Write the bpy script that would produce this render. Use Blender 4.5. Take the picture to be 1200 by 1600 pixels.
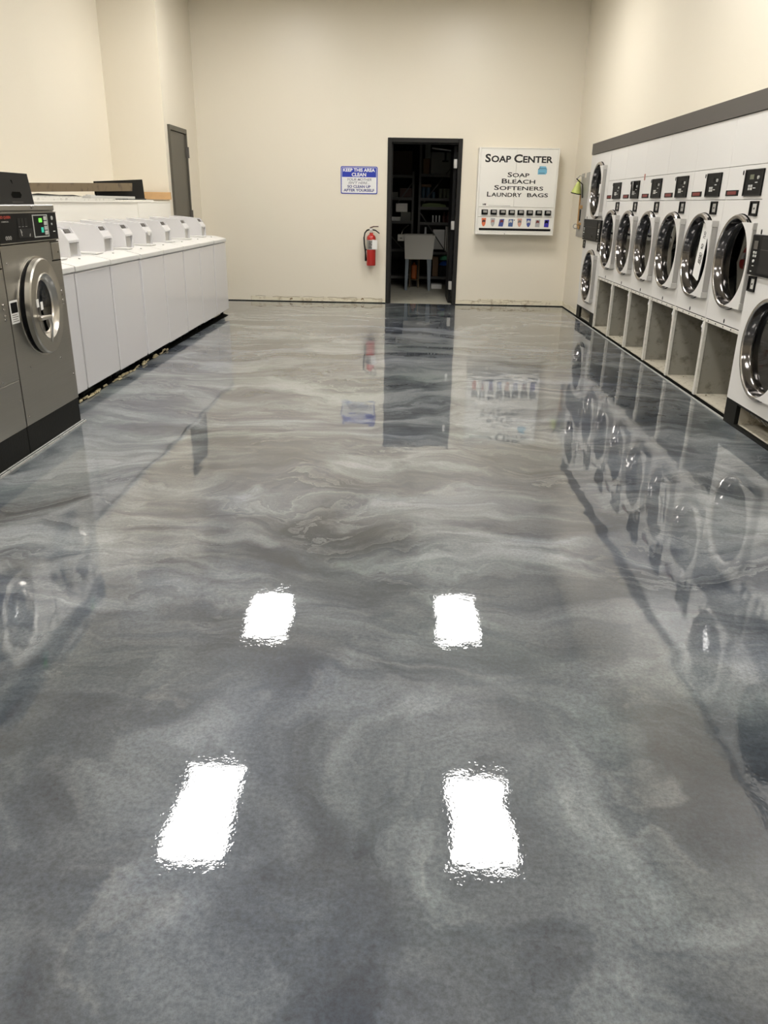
import bpy, math, random
from mathutils import Vector, Matrix
random.seed(7)
PI = math.pi
S = bpy.context.scene
COL = S.collection
for o in list(bpy.data.objects):
    bpy.data.objects.remove(o)

# ------------------------------------------------------------------ camera
CAM_F, PITCH, YAW, ROLL, CAM_H = 1223.69, 0.3757, -0.0233, 0.017, 1.3579
cy, sy = math.cos(YAW), math.sin(YAW)
right = Vector((cy, -sy, 0)); f0 = Vector((sy, cy, 0)); u0 = Vector((0, 0, 1))
fwd = f0*math.cos(PITCH) - u0*math.sin(PITCH)
up = u0*math.cos(PITCH) + f0*math.sin(PITCH)
r2 = right*math.cos(ROLL) + up*math.sin(ROLL)
u2 = -right*math.sin(ROLL) + up*math.cos(ROLL)
cd = bpy.data.cameras.new('camera'); cam = bpy.data.objects.new('camera', cd); COL.objects.link(cam)
cd.sensor_fit = 'VERTICAL'; cd.sensor_height = 32.0; cd.lens = CAM_F/1600*32.0
cd.clip_start = 0.05; cd.clip_end = 100
M = Matrix(((r2.x, u2.x, -fwd.x, 0), (r2.y, u2.y, -fwd.y, 0), (r2.z, u2.z, -fwd.z, CAM_H), (0, 0, 0, 1)))
cam.matrix_world = M
S.camera = cam

# ------------------------------------------------------------------ world, exposure
w = bpy.data.worlds.new('world'); S.world = w; w.use_nodes = True
w.node_tree.nodes['Background'].inputs[0].default_value = (0.02, 0.022, 0.025, 1)
w.node_tree.nodes['Background'].inputs[1].default_value = 1.0
S.view_settings.view_transform = 'Standard'; S.view_settings.look = 'None'
S.view_settings.gamma = 1; S.view_settings.exposure = 0.0
S.view_settings.use_curve_mapping = False
LAMP = 31.0            # radiance of the ceiling diffusers
LAMP_COL = (1.0, 0.975, 0.935)

# ------------------------------------------------------------------ room numbers
D = 11.723          # back wall
H = 3.85            # ceiling
XW = 2.26           # right wall
XR = 2.243          # dryer fronts
XL = -2.275         # white washer fronts
XLW = -2.913        # left wall around the side door
XLU = -3.58         # left wall above the ledge
YB = -5.0           # wall behind the camera

# ------------------------------------------------------------------ materials
def nt(m): return m.node_tree.nodes, m.node_tree.links
def mat(name, col, rough=0.5, metal=0.0, spec=0.5, coat=0.0, emit=None, estr=0, bump=0, bscale=200, var=0, vscale=3):
    m = bpy.data.materials.new(name); m.use_nodes = True
    n, l = nt(m); b = n['Principled BSDF']
    b.inputs['Base Color'].default_value = (*col, 1); b.inputs['Roughness'].default_value = rough
    b.inputs['Metallic'].default_value = metal; b.inputs['Specular IOR Level'].default_value = spec
    b.inputs['Coat Weight'].default_value = coat
    if emit: b.inputs['Emission Color'].default_value = (*emit, 1); b.inputs['Emission Strength'].default_value = estr
    if bump or var:
        g = n.new('ShaderNodeNewGeometry')
    if bump:
        t = n.new('ShaderNodeTexNoise'); t.inputs['Scale'].default_value = bscale; t.inputs['Detail'].default_value = 3
        l.new(g.outputs['Position'], t.inputs['Vector'])
        bp = n.new('ShaderNodeBump'); bp.inputs['Strength'].default_value = bump; bp.inputs['Distance'].default_value = 0.002
        l.new(t.outputs['Fac'], bp.inputs['Height']); l.new(bp.outputs['Normal'], b.inputs['Normal'])
    if var:
        t = n.new('ShaderNodeTexNoise'); t.inputs['Scale'].default_value = vscale; t.inputs['Detail'].default_value = 6
        t.inputs['Roughness'].default_value = 0.65
        l.new(g.outputs['Position'], t.inputs['Vector'])
        r = n.new('ShaderNodeValToRGB'); r.color_ramp.elements[0].position = 0.3; r.color_ramp.elements[1].position = 0.7
        r.color_ramp.elements[0].color = (*[c*(1-var) for c in col], 1)
        r.color_ramp.elements[1].color = (*[min(1, c*(1+var*0.6)) for c in col], 1)
        l.new(t.outputs['Fac'], r.inputs[0]); l.new(r.outputs[0], b.inputs['Base Color'])
    return m

def floor_material():
    m = bpy.data.materials.new('metallic_epoxy'); m.use_nodes = True
    n, l = nt(m); b = n['Principled BSDF']
    def N(t, **k):
        x = n.new(t)
        for a, v in k.items():
            if a in x.inputs: x.inputs[a].default_value = v
            else: setattr(x, a, v)
        return x
    def math_(op, a, b_=None, clamp=False):
        x = n.new('ShaderNodeMath'); x.operation = op; x.use_clamp = clamp
        for i, v in enumerate((a, b_)):
            if v is None: continue
            if isinstance(v, (int, float)): x.inputs[i].default_value = v
            else: l.new(v, x.inputs[i])
        return x.outputs[0]
    def noise(vec, scale, detail=5, rough=0.55, dist=0.0):
        x = N('ShaderNodeTexNoise'); x.inputs['Scale'].default_value = scale; x.inputs['Detail'].default_value = detail
        x.inputs['Roughness'].default_value = rough; x.inputs['Distortion'].default_value = dist
        l.new(vec, x.inputs['Vector']); return x
    def vm(op, a, b_):
        x = n.new('ShaderNodeVectorMath'); x.operation = op
        for i, v in enumerate((a, b_)):
            if isinstance(v, tuple): x.inputs[i].default_value = v
            else: l.new(v, x.inputs[i])
        return x.outputs[0]
    def ramp(fac, stops):
        r = n.new('ShaderNodeValToRGB'); cr = r.color_ramp
        while len(cr.elements) < len(stops): cr.elements.new(0.5)
        for e, (p, c) in zip(cr.elements, stops): e.position = p; e.color = (*c, 1)
        l.new(fac, r.inputs[0]); return r.outputs[0]
    def mix(f, a, b_, mode='MIX'):
        x = n.new('ShaderNodeMix'); x.data_type = 'RGBA'; x.blend_type = mode
        for s, v in ((0, f), (6, a), (7, b_)):
            if isinstance(v, (int, float)): x.inputs[s].default_value = v
            elif isinstance(v, tuple): x.inputs[s].default_value = (*v, 1)
            else: l.new(v, x.inputs[s])
        return x.outputs[2]
    g = N('ShaderNodeNewGeometry')
    def rng(src, a, b_, c, d):
        x = n.new('ShaderNodeMapRange'); x.interpolation_type = 'SMOOTHSTEP'
        for i, v in zip((1, 2, 3, 4), (a, b_, c, d)): x.inputs[i].default_value = v
        l.new(src, x.inputs[0]); return x.outputs[0]
    def warp(vec, src, amt, sc, det=3):
        q = noise(src, sc, det, 0.55)
        return vm('ADD', vec, vm('MULTIPLY', vm('SUBTRACT', q.outputs['Color'], (0.5, 0.5, 0.5)), (amt, amt, 0)))
    ys = n.new('ShaderNodeSeparateXYZ'); l.new(g.outputs['Position'], ys.inputs[0])
    pos = g.outputs['Position']
    wv = warp(pos, pos, 1.3, 0.55); wv = warp(wv, wv, 0.35, 2.2); wv = warp(wv, pos, 0.10, 9.0, 5)
    # far pour: long thin wisps dragged across the room
    F1 = vm('MULTIPLY', wv, (0.75, 2.3, 1.0))
    A1 = noise(F1, 1.15, 10, 0.66)
    # near pour: soft clouds
    F2 = vm('MULTIPLY', wv, (1.15, 0.9, 1.0))
    A2 = noise(F2, 2.4, 7, 0.55)
    pour = rng(ys.outputs[1], 1.5, 3.0, 0.0, 1.0)
    mixf = n.new('ShaderNodeMix'); mixf.data_type = 'FLOAT'
    l.new(pour, mixf.inputs[0]); l.new(A2.outputs['Fac'], mixf.inputs[2]); l.new(A1.outputs['Fac'], mixf.inputs[3])
    tone = mixf.outputs[0]
    lo = noise(wv, 0.42, 2, 0.5)                 # broad lighter and darker pools
    tone = math_('ADD', math_('MULTIPLY', math_('SUBTRACT', tone, 0.5), rng(ys.outputs[1], 1.4, 3.4, 0.95, 1.6)), math_('ADD', 0.515, math_('MULTIPLY', math_('SUBTRACT', lo.outputs['Fac'], 0.5), 0.45)))
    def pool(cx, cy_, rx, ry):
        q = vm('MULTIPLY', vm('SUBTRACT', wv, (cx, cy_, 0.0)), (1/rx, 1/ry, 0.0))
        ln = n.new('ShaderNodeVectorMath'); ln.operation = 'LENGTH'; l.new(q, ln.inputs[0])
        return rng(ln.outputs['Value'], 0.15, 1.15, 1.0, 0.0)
    tone = math_('SUBTRACT', tone, math_('MULTIPLY', pool(0.15, 3.5, 1.7, 1.35), 0.085))  # darker pool: part pigment, part weaker wall reflection painted into the base colour
    tone = math_('ADD', tone, math_('MULTIPLY', pool(-0.1, 6.4, 1.9, 1.5), 0.075))  # lighter pool: part pigment, part wall reflection painted into the base colour
    tone = math_('SUBTRACT', tone, math_('MULTIPLY', pool(-1.9, 3.8, 1.0, 1.2), 0.05))
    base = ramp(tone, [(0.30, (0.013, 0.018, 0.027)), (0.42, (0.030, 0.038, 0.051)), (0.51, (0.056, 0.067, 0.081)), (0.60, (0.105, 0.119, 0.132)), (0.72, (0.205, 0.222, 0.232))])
    h = noise(wv, 0.6, 2)
    tint = ramp(h.outputs['Fac'], [(0.38, (0.95, 0.98, 1.12)), (0.5, (1.0, 1.0, 1.0)), (0.62, (0.97, 1.04, 0.98))])
    base = mix(1.0, base, tint, 'MULTIPLY')
    # feathered folds, sharp on one side
    Q = vm('MULTIPLY', wv, (0.85, 2.6, 1.0))
    S_ = noise(Q, 1.0, 9, 0.64)
    fr = n.new('ShaderNodeMath'); fr.operation = 'FRACT'; l.new(math_('MULTIPLY', S_.outputs['Fac'], 9.0), fr.inputs[0])
    saw = math_('POWER', fr.outputs[0], 2.4)
    mk = noise(wv, 1.1, 2); mk = math_('MULTIPLY', math_('SUBTRACT', mk.outputs['Fac'], 0.40), 4.5, True)
    base = mix(math_('MULTIPLY', math_('MULTIPLY', saw, mk), rng(ys.outputs[1], 1.5, 3.6, 0.12, 0.60)), base, (0.27, 0.29, 0.30))
    # pale wisps
    V = noise(F1, 0.85, 6, 0.55, 0.3)
    rv = math_('SUBTRACT', 1.0, math_('ABSOLUTE', math_('MULTIPLY', math_('SUBTRACT', V.outputs['Fac'], 0.5), 9.0)), True)
    rv = math_('POWER', rv, 1.6)
    mw = noise(wv, 0.9, 3); mw = math_('MULTIPLY', math_('SUBTRACT', mw.outputs['Fac'], 0.44), 5.0, True)
    base = mix(math_('MULTIPLY', math_('MULTIPLY', rv, mw), rng(ys.outputs[1], 1.6, 3.6, 0.25, 0.70)), base, (0.35, 0.37, 0.38))
    # hairline veins
    V2 = noise(vm('MULTIPLY', wv, (1.0, 1.5, 1.0)), 1.9, 3, 0.45)
    r2_ = math_('SUBTRACT', 1.0, math_('ABSOLUTE', math_('MULTIPLY', math_('SUBTRACT', V2.outputs['Fac'], 0.52), 45.0)), True)
    m2 = noise(wv, 2.1, 2); m2 = math_('MULTIPLY', math_('SUBTRACT', m2.outputs['Fac'], 0.56), 9.0, True)
    base = mix(math_('MULTIPLY', math_('MULTIPLY', r2_, m2), 0.35), base, (0.28, 0.29, 0.29))
    # metallic flake mottling
    G = noise(pos, 75, 4, 0.8)
    gr = ramp(G.outputs['Fac'], [(0.35, (0.62, 0.62, 0.63)), (0.65, (1.42, 1.42, 1.41))])
    base = mix(rng(ys.outputs[1], 1.8, 3.6, 0.85, 0.45), base, gr, 'MULTIPLY')
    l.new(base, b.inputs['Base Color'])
    b.inputs['Roughness'].default_value = 0.42
    b.inputs['Metallic'].default_value = 0.0
    b.inputs['Specular IOR Level'].default_value = 0.25
    b.inputs['Coat Weight'].default_value = 1.0; b.inputs['Coat Roughness'].default_value = 0.007
    b.inputs['Coat IOR'].default_value = 1.72
    # uneven clear coat
    n1 = noise(g.outputs['Position'], 3.0, 2, 0.5); n2 = noise(g.outputs['Position'], 26, 3, 0.6)
    n3 = noise(g.outputs['Position'], 95, 2, 0.5)
    n0 = noise(vm('MULTIPLY', g.outputs['Position'], (0.6, 1.0, 1.0)), 9.0, 1, 0.5)
    peel = rng(ys.outputs[1], 1.7, 3.8, 1.25, 0.06)         # orange peel is stronger in the nearest pour
    fine = math_('MULTIPLY', math_('ADD', math_('MULTIPLY', n2.outputs['Fac'], 0.42), math_('MULTIPLY', n3.outputs['Fac'], 0.11)), peel)
    hh = math_('ADD', math_('ADD', math_('MULTIPLY', n1.outputs['Fac'], 4.0), math_('MULTIPLY', n0.outputs['Fac'], 0.34)), fine)
    bp = n.new('ShaderNodeBump'); bp.inputs['Strength'].default_value = 1.0; bp.inputs['Distance'].default_value = 0.00045
    l.new(hh, bp.inputs['Height']); l.new(bp.outputs['Normal'], b.inputs['Coat Normal'])
    return m

def glass_mat(name, tint, gl=0.9):
    m = bpy.data.materials.new(name); m.use_nodes = True
    n, l = nt(m); n.clear()
    o = n.new('ShaderNodeOutputMaterial'); mx = n.new('ShaderNodeMixShader')
    t = n.new('ShaderNodeBsdfTransparent'); t.inputs[0].default_value = (*tint, 1)
    g = n.new('ShaderNodeBsdfGlossy'); g.inputs[0].default_value = (gl, gl, gl, 1); g.inputs['Roughness'].default_value = 0.03
    f = n.new('ShaderNodeFresnel'); f.inputs[0].default_value = 1.5
    l.new(f.outputs[0], mx.inputs[0]); l.new(t.outputs[0], mx.inputs[1]); l.new(g.outputs[0], mx.inputs[2])
    l.new(mx.outputs[0], o.inputs[0]); return m

def diffuser_mat():
    m = bpy.data.materials.new('lamp_diffuser'); m.use_nodes = True
    n, l = nt(m); n.clear()
    o = n.new('ShaderNodeOutputMaterial'); e = n.new('ShaderNodeEmission')
    e.inputs[0].default_value = (*LAMP_COL, 1)
    tc = n.new('ShaderNodeTexCoord'); sp = n.new('ShaderNodeSeparateXYZ'); l.new(tc.outputs['Object'], sp.inputs[0])
    r = n.new('ShaderNodeMapRange'); ab = n.new('ShaderNodeMath'); ab.operation = 'ABSOLUTE'; l.new(sp.outputs[0], ab.inputs[0])
    d_ = n.new('ShaderNodeMath'); d_.operation = 'SUBTRACT'; d_.inputs[1].default_value = 0.09; l.new(ab.outputs[0], d_.inputs[0])
    a2 = n.new('ShaderNodeMath'); a2.operation = 'ABSOLUTE'; l.new(d_.outputs[0], a2.inputs[0])
    r.inputs[1].default_value = 0.02; r.inputs[2].default_value = 0.13; r.inputs[3].default_value = LAMP*1.35; r.inputs[4].default_value = LAMP*0.66
    l.new(a2.outputs[0], r.inputs[0]); l.new(r.outputs[0], e.inputs[1])
    l.new(e.outputs[0], o.inputs[0]); return m

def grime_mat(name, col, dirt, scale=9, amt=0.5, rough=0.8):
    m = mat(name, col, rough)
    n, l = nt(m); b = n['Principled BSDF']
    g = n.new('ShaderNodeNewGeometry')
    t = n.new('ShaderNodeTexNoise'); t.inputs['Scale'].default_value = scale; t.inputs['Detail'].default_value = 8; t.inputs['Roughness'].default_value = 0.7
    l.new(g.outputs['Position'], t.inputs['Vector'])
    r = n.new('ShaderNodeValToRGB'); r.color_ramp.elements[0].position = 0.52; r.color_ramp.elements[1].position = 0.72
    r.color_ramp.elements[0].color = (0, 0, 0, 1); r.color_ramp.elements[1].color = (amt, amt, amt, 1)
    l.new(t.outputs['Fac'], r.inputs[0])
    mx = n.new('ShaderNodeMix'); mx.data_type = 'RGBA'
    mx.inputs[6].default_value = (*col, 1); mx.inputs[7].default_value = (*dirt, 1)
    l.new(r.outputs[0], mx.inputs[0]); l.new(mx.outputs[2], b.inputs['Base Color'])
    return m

def brushed_mat(name, col, rough=0.3, axis=(1, 1, 60)):
    m = mat(name, col, rough, metal=1.0)
    n, l = nt(m); b = n['Principled BSDF']
    g = n.new('ShaderNodeNewGeometry'); v = n.new('ShaderNodeVectorMath'); v.operation = 'MULTIPLY'
    v.inputs[1].default_value = axis; l.new(g.outputs['Position'], v.inputs[0])
    t = n.new('ShaderNodeTexNoise'); t.inputs['Scale'].default_value = 3; t.inputs['Detail'].default_value = 3
    l.new(v.outputs[0], t.inputs['Vector'])
    r = n.new('ShaderNodeMapRange'); r.inputs[3].default_value = rough*0.75; r.inputs[4].default_value = rough*1.35
    l.new(t.outputs['Fac'], r.inputs[0]); l.new(r.outputs[0], b.inputs['Roughness'])
    return m

MT = {
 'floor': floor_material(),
 'wall': mat('cream_wall_paint', (0.78, 0.722, 0.605), 0.36, spec=0.45, bump=0.12, bscale=160),
 'ceil': mat('ceiling_tile', (0.80, 0.77, 0.70), 0.9, bump=0.3, bscale=60),
 'white': mat('white_enamel', (0.66, 0.65, 0.66), 0.14, spec=0.5),
 'white2': mat('white_lid_plastic', (0.70, 0.69, 0.665), 0.4),
 'dryerw': mat('dryer_white_enamel', (0.71, 0.695, 0.67), 0.35, spec=0.4),
 'offw': mat('white_vending_paint', (0.84, 0.82, 0.76), 0.4),
 'steel': brushed_mat('brushed_stainless', (0.40, 0.385, 0.35), 0.34, (1, 1, 50)),
 'steelL': mat('bright_stainless', (0.58, 0.55, 0.50), 0.30, metal=1),
 'satin': mat('satin_steel', (0.42, 0.40, 0.355), 0.33, metal=1),
 'chrome': mat('polished_chrome', (0.50, 0.475, 0.45), 0.22, metal=1),
 'chromeb': mat('door_bowl_chrome', (0.16, 0.15, 0.145), 0.13, metal=1),
 'dgray': mat('dark_grey_paint', (0.020, 0.019, 0.018), 0.5, spec=0.15),
 'band': mat('dark_taupe_trim', (0.085, 0.076, 0.066), 0.6),
 'black': mat('black_plastic', (0.007, 0.007, 0.007), 0.45, spec=0.12),
 'blackm': mat('black_matte', (0.005, 0.005, 0.005), 0.7, spec=0.15),
 'plinth': mat('black_plinth_paint', (0.008, 0.008, 0.007), 0.5, spec=0.15, bump=0.4, bscale=60),
 'gasket': mat('black_rubber', (0.003, 0.003, 0.003), 0.7, spec=0.1),
 'drum': mat('drum_dark_steel', (0.018, 0.021, 0.021), 0.6),
 'glass': glass_mat('tinted_door_glass', (0.30, 0.34, 0.33)),
 'ggray': mat('grey_hinge_metal', (0.42, 0.41, 0.39), 0.4, metal=0.5),
 'lgray': mat('light_grey_metal', (0.55, 0.54, 0.52), 0.35, metal=0.6),
 'silver': mat('silver_plastic', (0.6, 0.6, 0.58), 0.35, metal=0.3),
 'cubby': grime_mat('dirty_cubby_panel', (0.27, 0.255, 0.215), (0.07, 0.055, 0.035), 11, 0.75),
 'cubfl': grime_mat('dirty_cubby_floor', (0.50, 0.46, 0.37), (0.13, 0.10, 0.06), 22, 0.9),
 'frame': grime_mat('compartment_frame_paint', (0.66, 0.64, 0.58), (0.35, 0.32, 0.26), 30, 0.5, 0.5),
 'red': mat('extinguisher_red', (0.45, 0.02, 0.015), 0.25, coat=0.5),
 'redlab': mat('red_label', (0.17, 0.022, 0.018), 0.5),
 'pink': mat('faded_red_sticker', (0.45, 0.20, 0.16), 0.6),
 'blue': mat('sign_blue', (0.012, 0.035, 0.40), 0.4),
 'navy': mat('sign_navy_text', (0.02, 0.025, 0.20), 0.4),
 'greyt': mat('sign_grey_text', (0.16, 0.16, 0.22), 0.5),
 'signw': mat('sign_white', (0.80, 0.80, 0.80), 0.35),
 'ink': mat('black_ink', (0.012, 0.010, 0.010), 0.4),
 'paper': mat('white_paper', (0.80, 0.79, 0.76), 0.7),
 'skyb': mat('light_blue_print', (0.18, 0.45, 0.62), 0.5),
 'ledg': mat('green_led', (0.05, 0.3, 0.02), 0.4, emit=(0.22, 1.0, 0.10), estr=1.3),
 'ledc': mat('teal_led', (0.02, 0.2, 0.15), 0.4, emit=(0.03, 0.75, 0.50), estr=0.5),
 'wood': grime_mat('old_lumber', (0.17, 0.125, 0.070), (0.05, 0.036, 0.022), 9, 1.0),
 'pine': mat('pine_board', (0.58, 0.36, 0.17), 0.6, var=0.15, vscale=6),
 'ledge': mat('white_panel_paint', (0.80, 0.775, 0.71), 0.45),
 'scrap': grime_mat('chipped_white_strip', (0.70, 0.68, 0.62), (0.18, 0.16, 0.13), 18, 0.7),
 'caulk': grime_mat('grey_caulk', (0.40, 0.40, 0.38), (0.05, 0.05, 0.05), 30, 0.9),
 'glue': grime_mat('baseboard_adhesive_scar', (0.76, 0.70, 0.55), (0.30, 0.21, 0.11), 16, 0.9),
 'dirt': grime_mat('unfinished_floor_edge', (0.16, 0.14, 0.10), (0.45, 0.38, 0.24), 20, 1.0),
 'crack': mat('black_gap', (0.004, 0.004, 0.003), 0.9, spec=0.05),
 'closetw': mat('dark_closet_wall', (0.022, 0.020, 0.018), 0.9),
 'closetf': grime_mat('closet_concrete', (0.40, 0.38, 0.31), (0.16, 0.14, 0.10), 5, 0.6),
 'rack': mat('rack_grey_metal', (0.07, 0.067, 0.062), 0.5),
 'tub': mat('utility_tub_plastic', (0.52, 0.50, 0.45), 0.5),
 'tubleg': mat('tub_leg_blue_grey', (0.16, 0.19, 0.22), 0.5),
 'cardb': mat('cardboard', (0.20, 0.12, 0.065), 0.8),
 'cardd': mat('dark_brown_box', (0.05, 0.028, 0.016), 0.8),
 'gbox': mat('grey_carton', (0.20, 0.20, 0.18), 0.8),
 'orange': mat('orange_plastic', (0.55, 0.13, 0.02), 0.5),
 'greenc': mat('green_cloth', (0.16, 0.20, 0.09), 0.9),
 'lime': mat('yellow_green_cup', (0.52, 0.58, 0.16), 0.4),
 'brass': mat('brass_metal', (0.55, 0.30, 0.08), 0.35, metal=0.6),
 'bluep': mat('blue_plastic', (0.02, 0.10, 0.40), 0.5),
 'navyp': mat('dark_blue_can', (0.05, 0.10, 0.15), 0.5),
 'greenp': mat('green_plastic', (0.10, 0.42, 0.24), 0.5),
 'olive': mat('olive_can', (0.13, 0.14, 0.09), 0.5),
 'maroon': mat('maroon_plastic', (0.07, 0.022, 0.018), 0.5),
 'lamp': diffuser_mat(),
}

# ------------------------------------------------------------------ mesh builder
class MB:
    def __init__(s): s.v = []; s.f = []; s.sm = []
    def add(s, vs, fs, smooth=False):
        b = len(s.v); s.v += [tuple(v) for v in vs]
        for f in fs: s.f.append([b+i for i in f]); s.sm.append(smooth)
        return s
    def box(s, x0, x1, y0, y1, z0, z1):
        x0, x1 = sorted((x0, x1)); y0, y1 = sorted((y0, y1)); z0, z1 = sorted((z0, z1))
        vs = [(x, y, z) for x in (x0, x1) for y in (y0, y1) for z in (z0, z1)]
        return s.add(vs, [(0, 1, 3, 2), (4, 6, 7, 5), (0, 4, 5, 1), (2, 3, 7, 6), (0, 2, 6, 4), (1, 5, 7, 3)])
    def rbox(s, x0, x1, y0, y1, z0, z1, c=0.004):
        """box with chamfered edges"""
        x0, x1 = sorted((x0, x1)); y0, y1 = sorted((y0, y1)); z0, z1 = sorted((z0, z1))
        c = min(c, (x1-x0)/2.5, (y1-y0)/2.5, (z1-z0)/2.5)
        vs = []; idx = {}
        X = (x0, x1); Y = (y0, y1); Z = (z0, z1); sg = (1, -1)
        for i in (0, 1):
            for j in (0, 1):
                for k in (0, 1):
                    for a in range(3):
                        p = [X[i]+(0 if a == 0 else c*sg[i]), Y[j]+(0 if a == 1 else c*sg[j]), Z[k]+(0 if a == 2 else c*sg[k])]
                        idx[(i, j, k, a)] = len(vs); vs.append(p)
        fs = []
        q = [(0, 0), (1, 0), (1, 1), (0, 1)]
        for e in (0, 1):
            fs.append([idx[(e, a, b, 0)] for a, b in (q if e else q[::-1])])
            fs.append([idx[(a, e, b, 1)] for a, b in (q[::-1] if e else q)])
            fs.append([idx[(a, b, e, 2)] for a, b in (q if e else q[::-1])])
        for a in (0, 1):
            for b in (0, 1):
                fs.append([idx[(0, a, b, 1)], idx[(1, a, b, 1)], idx[(1, a, b, 2)], idx[(0, a, b, 2)]])
                fs.append([idx[(a, 0, b, 0)], idx[(a, 1, b, 0)], idx[(a, 1, b, 2)], idx[(a, 0, b, 2)]])
                fs.append([idx[(a, b, 0, 0)], idx[(a, b, 1, 0)], idx[(a, b, 1, 1)], idx[(a, b, 0, 1)]])
                for k in (0, 1): pass
        for i in (0, 1):
            for j in (0, 1):
                for k in (0, 1): fs.append([idx[(i, j, k, 0)], idx[(i, j, k, 1)], idx[(i, j, k, 2)]])
        return s.add(vs, fs)
    def prism(s, poly, axis, a, b, smooth=False):
        """poly: list of 2D points; axis 0:(y,z) 1:(x,z) 2:(x,y); extruded a..b"""
        def P(p, t):
            return {0: (t, p[0], p[1]), 1: (p[0], t, p[1]), 2: (p[0], p[1], t)}[axis]
        n = len(poly); vs = [P(p, a) for p in poly]+[P(p, b) for p in poly]
        fs = [list(range(n)), list(range(2*n-1, n-1, -1))]
        fs += [(i, (i+1) % n, n+(i+1) % n, n+i) for i in range(n)]
        return s.add(vs, fs, smooth)
    def lathe(s, prof, c, ax, n=48, close=False):
        """prof: (distance along ax, radius)"""
        ax = Vector(ax).normalized(); t = Vector((0, 0, 1)) if abs(ax.z) < 0.9 else Vector((1, 0, 0))
        e1 = ax.cross(t).normalized(); e2 = ax.cross(e1); c = Vector(c); vs = []; fs = []
        for a, r in prof:
            for i in range(n):
                th = 2*PI*i/n; vs.append(c+ax*a+(e1*math.cos(th)+e2*math.sin(th))*r)
        for k in range(len(prof)-1):
            for i in range(n):
                j = (i+1) % n; fs.append((k*n+i, k*n+j, (k+1)*n+j, (k+1)*n+i))
        b = len(s.v); s.add(vs, fs, True)
        for k in ((0, len(prof)-1) if close else ()):
            if prof[k][1] > 1e-5: s.f.append([b+k*n+i for i in range(n)]); s.sm.append(False)
        return s
    def cyl(s, c, ax, h, r, n=20, r1=None):
        return s.lathe([(0, r), (h, r if r1 is None else r1)], c, ax, n, True)
    def disc(s, c, ax, r, n=48):
        ax = Vector(ax).normalized(); t = Vector((0, 0, 1)) if abs(ax.z) < 0.9 else Vector((1, 0, 0))
        e1 = ax.cross(t).normalized(); e2 = ax.cross(e1); c = Vector(c)
        return s.add([c+(e1*math.cos(2*PI*i/n)+e2*math.sin(2*PI*i/n))*r for i in range(n)], [list(range(n))])
    def tube(s, pts, r, n=8):
        pts = [Vector(p) for p in pts]; vs = []; fs = []
        up_ = Vector((0.13, 0.21, 0.97))
        for i, p in enumerate(pts):
            d = (pts[min(i+1, len(pts)-1)]-pts[max(i-1, 0)]).normalized()
            e1 = d.cross(up_).normalized(); e2 = d.cross(e1)
            rr = r[i] if isinstance(r, (list, tuple)) else r
            for k in range(n): vs.append(p+(e1*math.cos(2*PI*k/n)+e2*math.sin(2*PI*k/n))*rr)
        for i in range(len(pts)-1):
            for k in range(n): fs.append((i*n+k, i*n+(k+1) % n, (i+1)*n+(k+1) % n, (i+1)*n+k))
        b = len(s.v); s.add(vs, fs, True)
        s.f.append([b+k for k in range(n)]); s.sm.append(False)
        s.f.append([b+(len(pts)-1)*n+k for k in range(n)]); s.sm.append(False)
        return s
    def bar(s, p0, p1, w_, d_):
        """rectangular bar between two points in a y-plane (w_ in plane, d_ along y)"""
        p0 = Vector(p0); p1 = Vector(p1); d = (p1-p0).normalized(); nrm = Vector((-d.z, 0, d.x))*w_/2
        yy = Vector((0, d_/2, 0)); vs = []
        for p in (p0, p1):
            for a, b in ((1, 1), (1, -1), (-1, -1), (-1, 1)): vs.append(p+nrm*a+yy*b)
        return s.add(vs, [(0, 1, 2, 3), (7, 6, 5, 4)]+[(i, (i+1) % 4, 4+(i+1) % 4, 4+i) for i in range(4)])
    def panel_hole(s, ax_x, y0, y1, z0, z1, cyy, cz, r, th, n=48):
        """plate in the yz-plane from ax_x to ax_x+th with a round hole"""
        angs = sorted(set([2*PI*i/n for i in range(n)]+[math.atan2(zz-cz, yy-cyy) % (2*PI) for yy in (y0, y1) for zz in (z0, z1)]))
        def rect(a):
            c_, s_ = math.cos(a), math.sin(a); t = 1e9
            if c_ > 1e-9: t = min(t, (y1-cyy)/c_)
            if c_ < -1e-9: t = min(t, (y0-cyy)/c_)
            if s_ > 1e-9: t = min(t, (z1-cz)/s_)
            if s_ < -1e-9: t = min(t, (z0-cz)/s_)
            return cyy+c_*t, cz+s_*t
        m = len(angs); vs = []
        for x in (ax_x, ax_x+th):
            for a in angs: yy, zz = rect(a); vs.append((x, yy, zz))
            for a in angs: vs.append((x, cyy+r*math.cos(a), cz+r*math.sin(a)))
        fs = []
        for i in range(m):
            j = (i+1) % m
            fs.append((i, j, m+j, m+i)); fs.append((2*m+i, 3*m+i, 3*m+j, 2*m+j))
            fs.append((i, 2*m+i, 2*m+j, j)); fs.append((m+i, m+j, 3*m+j, 3*m+i))
        return s.add(vs, fs)
    def hinge_open(s, x0, yn, yf, amt):
        """swing in towards the panel at the far (hinge) side"""
        s.v = [(x-amt*(y-yn)/(yf-yn), y, z) for x, y, z in s.v]; return s
    def text(s, string, fn, box, bold=0.0, shear=0.0, thick=0.0008, caps=None):
        """fit lettering into box (u0,u1,v0,v1); fn(u,v,t) gives the 3D point"""
        parts = []
        if caps:
            x = 0; i = 0
            for k, wd in enumerate(string.split(' ')):
                if k: x += 0.38*caps*1.15
                a = text_data(wd[0], bold, shear); parts.append((a, x, 1.0)); x += a[2]+0.045
                if k == 99: pass
                if len(wd) > 1:
                    b = text_data(wd[1:], bold, shear); parts.append((b, x, caps)); x += b[2]*caps
        else:
            parts = [(text_data(string, bold, shear), 0, 1.0)]
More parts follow.
